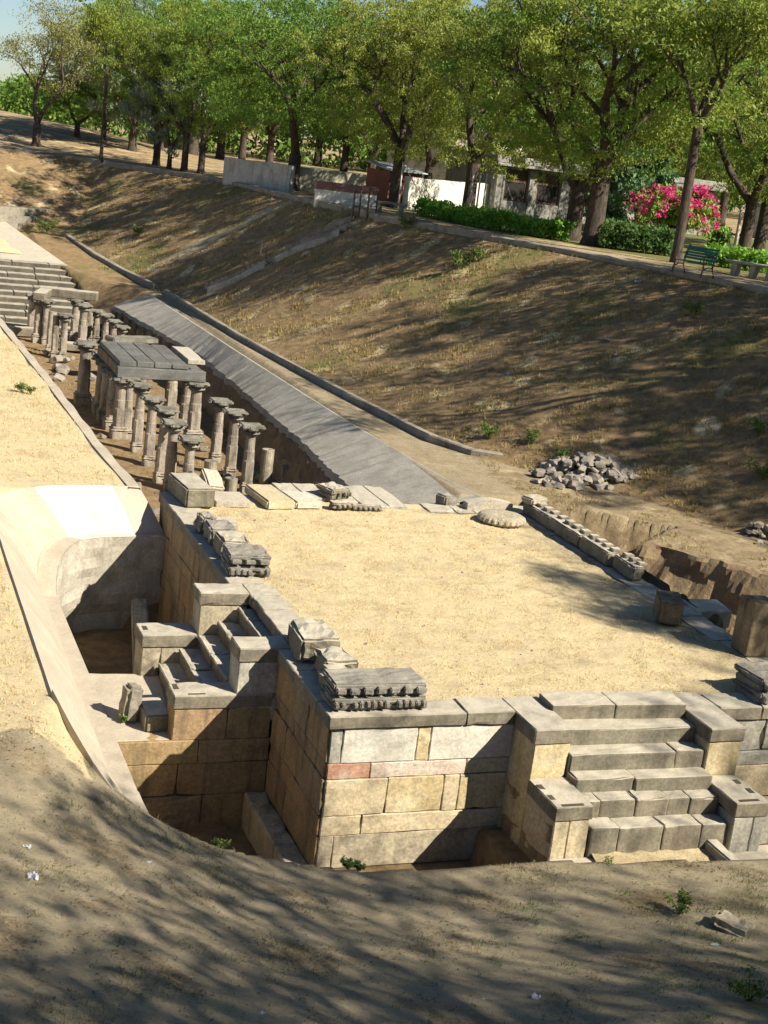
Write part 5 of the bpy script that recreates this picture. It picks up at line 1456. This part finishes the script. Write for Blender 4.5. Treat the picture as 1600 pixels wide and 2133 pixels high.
tree('bush', p, 4.2, .5, 'feathery blue-green bush tree behind the dark hedge', name='bush_tree', rad_scale=1.0)
# bougainvillea
bp = at(1392, 520, ZT); bp.z = ZT - .04
bg = empty('bougainvillea', 'large mounded bougainvillea covered in magenta blossom', 'shrub', bp); bg.scale = (.84, .84, .84)
rs = np.random.RandomState(8); rng = random.Random(8)
bm = bmesh.new(); cg = []; cm_ = []
for i in range(46):
    a = rng.uniform(0, 6.283); R_ = rng.uniform(.7, 2.1); Ht = rng.uniform(1.7, 2.9) * (1 - .14 * R_ / 2)
    pts = []
    for k in range(7):
        t = k / 6
        pts.append(Vector((math.cos(a) * R_ * t ** .9, math.sin(a) * R_ * t ** .9, Ht * math.sin(min(1.0, t * 1.15) * 1.75) - (t > .7) * (t - .7) * 2.0)))
        if t > .25: cg.append(tuple(pts[-1] + Vector((rng.uniform(-.2, .2), rng.uniform(-.2, .2), rng.uniform(-.3, .05)))))
        if t > .4: cm_.append(tuple(pts[-1] + Vector((rng.uniform(-.12, .12), rng.uniform(-.12, .12), rng.uniform(-.05, .12)))))
    tube(bm, pts, [.05, .04, .035, .03, .02, .015, .01], 5, cap=False)
obj('stems', bm, M['bark'], bg)
V_, F_ = leaf_quads(cg, rs.uniform(.2, .36, len(cg)), 34, .15, rs, .5); npmesh('foliage', V_, F_, M['hedge'], bg)
V_, F_ = leaf_quads([c for c in cm_ if rng.random() < .62], rs.uniform(.18, .36, len([0 for c in cm_]))[:1].repeat(1) if False else .27, 1, .1, rs) if False else leaf_quads(cm_, rs.uniform(.14, .36, len(cm_)), 40, .11, rs, .4, .8)
npmesh('blossom', V_, F_, M['magenta'], bg)
# pale stake among the trunks
p = at(1530, 518, ZT); bm = bmesh.new(); tube(bm, [(0, 0, -.2), (.03, 0, 1.0), (.0, 0, 2.1)], [.10, .09, .07], 7)
o = obj('pale_stake', bm, M['ppost']); o.location = (p.x, p.y, ZT); o.scale = (KS, KS, KS); tag(o, 'pale bare stake among the tree trunks at the right', 'stake')

# ------------------------------------------------------------------ grass, weeds, litter
def tufts(name, xs, ys, zs, h, blades, mt, seed, lean=.8, wdt=.012):
    rs = np.random.RandomState(seed); n = len(xs)
    X_ = np.repeat(xs, blades); Y_ = np.repeat(ys, blades); Z_ = np.repeat(zs, blades); k = len(X_)
    hh = (np.repeat(h, blades) if hasattr(h, '__len__') else h) * rs.uniform(.5, 1.3, k)
    a = rs.uniform(0, 6.283, k); ln = rs.uniform(.1, 1, k) * lean
    b0 = np.stack([X_ + rs.normal(0, .025, k), Y_ + rs.normal(0, .025, k), Z_ - .006], -1)
    wd = wdt * rs.uniform(.6, 1.5, k)
    s = np.stack([-np.sin(a + .6), np.cos(a + .6), 0 * a], -1) * wd[:, None]
    tip = b0 + np.stack([np.cos(a) * np.sin(ln) * hh, np.sin(a) * np.sin(ln) * hh, np.cos(ln) * hh], -1)
    V_ = np.stack([b0 - s, b0 + s, tip], 1).reshape(-1, 3); F_ = np.arange(k * 3).reshape(-1, 3)
    return tag(npmesh(name, V_, F_, M[mt]), kind='stuff')
rs = np.random.RandomState(21)
def scatter(n, x0, x1, y0, y1, dens=None):
    x = rs.uniform(x0, x1, n); y = rs.uniform(y0, y1, n)
    if dens is not None:
        k = rs.uniform(0, 1, n) < dens(x, y); x, y = x[k], y[k]
    return x, y
x, y = scatter(26000, .5, 6.5, .45, 9.0, lambda x, y: .25 + .75 * sstep(-.3, .6, wob(x, y, .9, s=30)) - .2 * sstep(.25, .9, wob(x, y, 1.5, s=16)) - .45 * sstep(5.3, 6.6, x))
z = -.02 + .012 * wob(x, y, 1.6, s=2) + .012 * wob(x, y, .5, s=9)
tag(tufts('straw_grass', x, y, z, .035, 4, 'straw', 1, 1.45, .005), 'short trampled straw on the platform top', 'grass')
x, y = scatter(26000, -6.5, -.6, -.3, 26, lambda x, y: (.4 + .6 * sstep(-.3, .6, wob(x, y, 1.2, s=31))) * ((x < -3.15) | (y > 10.15)))
tag(tufts('straw_grass', x, y, height(x, y), .055, 4, 'straw', 2, 1.35, .007), 'dry straw covering the left terrace', 'grass')
x, y = scatter(60000, -5.2, 7.5, -9.5, -.2, lambda x, y: (.08 + .92 * sstep(.1, .9, wob(x, y, 1.6, s=32))) * (y < np.interp(x, *RIM) - .08))
tag(tufts('dry_grass', x, y, height(x, y), .042, 4, 'fggrass', 3, 1.45, .004), 'thin dry grass over the shaded foreground mound', 'grass')
x, y = scatter(110000, 4, 19, 4, 60, lambda x, y: (.15 + .85 * sstep(-.1, .7, wob(x, y, 2.0, s=17))) * (x > np.interp(y, *XK)) * (x < np.interp(y, *XT) - .2))
tag(tufts('dry_grass', x, y, height(x, y), .12, 4, 'drygrass', 4, 1.15, .009), 'brown dry grass over the far bank', 'grass')
x, y = scatter(26000, 4, 19, 4, 60, lambda x, y: sstep(.15, .8, wob(x, y, 5.0, s=21)) * ((x > np.interp(y, *XK)) | ((y > 38.5) & (x > 3.4 - .16 * (y - 40)))) * (x < np.interp(y, *XT) - .2))
tag(tufts('green_grass', x, y, height(x, y), .13, 4, 'weed', 5, 1.1, .009), 'greener grass patches over the far bank', 'grass')
x, y = scatter(9000, -.1, 4.6, 10.2, 37, lambda x, y: sstep(0, .7, wob(x, y, 2.2, s=33)))
tag(tufts('dry_grass', x, y, height(x, y), .06, 4, 'drygrass', 6, 1.1, .01), 'dry grass on the canal floor', 'grass')
x, y = scatter(7000, 7.2, 13, 1, 14, lambda x, y: sstep(.0, .7, wob(x, y, 1.8, s=34)))
tag(tufts('dry_grass', x, y, height(x, y), .07, 4, 'drygrass', 7, 1.2, .008), 'dry grass on the level ground right of the platform', 'grass')

x, y = scatter(60000, -5.2, 7.5, -9.5, .2, lambda x, y: (y < np.interp(x, *RIM) - .05) * (.12 + .88 * sstep(-.1, .8, wob(x, y, 1.5, s=35))))
n = len(x); a = rs.uniform(0, 6.283, n); ss = rs.uniform(.004, .011, n) * rs.choice([1, 1, 1, 2.2], n)
ux = np.stack([np.cos(a), np.sin(a), rs.normal(0, .25, n)], -1) * ss[:, None]; uy = np.stack([-np.sin(a), np.cos(a), rs.normal(0, .25, n)], -1) * (ss * .5)[:, None]
P = np.stack([x, y, height(x, y) + .008], -1)
tag(npmesh('leaf_litter', np.stack([P - ux, P + uy, P + ux, P - uy], 1).reshape(-1, 3), np.arange(n * 4).reshape(-1, 4), M['litter']), 'fallen leaf litter over the foreground mound', 'leaf litter', kind='stuff')

x, y = scatter(9000, -1, 7, -9, -2.6, lambda x, y: sstep(-.8, 1.0, x + .25 * (y + 3)) * sstep(0, .7, wob(x, y, 1.0, s=27)))
tag(tufts('green_grass', x, y, height(x, y), .06, 4, 'weed', 9, 1.2, .004), 'green grass patches at the lower right of the foreground', 'grass')

def weed(px, py, z, s, label, seed, mt='weed', n=26):
    p = on_ground(px, py) if z > -1.0 else at(px, py, z)
    rs_ = np.random.RandomState(seed); rng_ = random.Random(seed)
    t = empty('weed_plant', label, 'weed', p)
    bm = bmesh.new(); cs = []
    for i in range(9):
        a = rng_.uniform(0, 6.28); r = rng_.uniform(.2, .8) * s; hh = s * rng_.uniform(.5, 1)
        tube(bm, [(0, 0, -.02), (math.cos(a) * r * .5, math.sin(a) * r * .5, hh * .7), (math.cos(a) * r, math.sin(a) * r, hh)], [.006, .005, .003], 4, cap=False)
        cs += [(math.cos(a) * r * .6, math.sin(a) * r * .6, hh * .7), (math.cos(a) * r, math.sin(a) * r, hh)]
    obj('stem', bm, M['weed'], t)
    V_, F_ = leaf_quads(cs, [s * .28] * len(cs), n, max(.03, s * .16), rs_, 0, .5); npmesh('leaves', V_, F_, M[mt], t)
for i, (px, py, z, s, lb) in enumerate([(1415, 1905, -.3, .22, 'bushy green weed in the right foreground'), (1270, 1822, -1.2, .17, 'dark green weed by the end of the rounded rim stone'), (1560, 2085, .4, .22, 'green weed at the lower right corner'),
        (255, 1505, -1.22, .10, 'small bright weed at the foot of the pitted post'), (455, 1775, -1.2, .14, 'green weed on the pit rim below the dark pit corner'), (46, 818, 0., .22, 'grey-green weed on the straw terrace at the left edge'),
        (63, 822, 0., .18, 'small bright weed beside the grey-green one on the straw terrace'), (725, 1813, -1.2, .12, 'dry weed at the rim below the front wall corner'), (745, 1815, -1.2, .10, 'smaller dry weed right of the one below the wall corner'),
        (1110, 925, .4, .3, 'green weed left of the rubble heap'), (1020, 915, .4, .35, 'tall weed on the bank foot near the kerb end'), (1170, 400 + 560, .3, .25, 'weed growing into the rubble heap'),
        (95, 488, .6, .6, 'bright green bush beside the far landing'), (290, 492, 1.2, .5, 'small green bush low on the far slope'), (960, 560, 2.2, .55, 'pale green bush high on the near bank'), (1000, 545, 2.4, .45, 'second pale green bush high on the near bank'),
        (845, 480, 2.4, .45, 'green weed on the bank under the stone bench'), (1445, 660, 1.6, .4, 'green weed on the bank below the park bench'), (1580, 910, .8, .35, 'dark green bush at the right edge of the bank'), (1590, 1000, .3, .4, 'large dark bush at the right edge near the small pile')]):
    weed(px, py, z, s, lb, 200 + i, 'weed')
def paper(px, py, z, s, label, seed):
    p = on_ground(px, py); z_ = p.z; rng_ = random.Random(seed)
    bm = bmesh.new(); n = 6; g = []
    for i in range(n):
        r = []
        for j in range(n):
            u, v = (i / (n - 1) - .5) * s, (j / (n - 1) - .5) * s * .7
            r.append(bm.verts.new((u + rng_.uniform(-.1, .1) * s * .5, v + rng_.uniform(-.1, .1) * s * .5, s * .16 + rng_.uniform(-.14, .22) * s)))
        g.append(r)
    for i in range(n - 1):
        for j in range(n - 1): bm.faces.new((g[i][j], g[i + 1][j], g[i + 1][j + 1], g[i][j + 1]))
    bmesh.ops.solidify(bm, geom=list(bm.faces), thickness=.002)
    o = obj('waste_paper', bm, M['paper']); o.location = (p.x, p.y, z_); o.rotation_euler = (0, 0, rng_.uniform(0, 6)); tag(o, label, 'litter')
for i, (px, py, z, s, lb) in enumerate([(68, 1829, .1, .12, 'largest crumpled white paper on the left foreground'), (57, 1766, .0, .07, 'small white paper scrap above the large crumpled one'), (311, 1798, -.3, .05, 'tiny white scrap left of the pit rim'),
        (1117, 1078 + 1002, .5, .09, 'white scrap among the grass at the bottom right'), (1008, 2083, .5, .05, 'tiny scrap left of the bottom right scrap'), (1487, 1970, .0, .08, 'white scrap near the half-buried stone'), (1268, 710, 1.6, .18, 'white scrap in the middle of the shaded bank, upper one'),
        (1287, 742, 1.5, .18, 'white scrap in the middle of the shaded bank, lower one'), (1328, 590, 2.6, .22, 'white scrap on the bank below the path wall'), (1060, 780, 1.0, .14, 'white scrap low on the bank'), (545, 2113, .6, .05, 'tiny scrap at the bottom edge')]):
    paper(px, py, z, s, lb, 300 + i)
rng = random.Random(61)
for i in range(46):
    x_, y_ = rng.uniform(.6, 6.4), rng.uniform(.6, 8.8)
    rock(x_, y_, -.012, rng.uniform(.015, .04), rng, 'small pebble lying in the straw on the platform top', 'pebbles on the platform top', 'pebble')
p = on_ground(1525, 1935); stone_thing('half_buried_stone', 'half-buried pale stone at the right of the foreground', 'stone block', (p.x, p.y, h1(p.x, p.y) + .0), (.34, .4, .16), .6, (.1, .1), amp=.06, seed=91, mt='dirtywall', bev=.06)
rng = random.Random(60)
for i in range(70):
    q = on_ground(rng.uniform(30, 1570), rng.uniform(1850, 2125))
    rock(q.x, q.y, h1(q.x, q.y) + .005, rng.uniform(.012, .03), rng, 'small pebble on the shaded foreground mound', 'pebbles on the foreground mound', 'pebble')
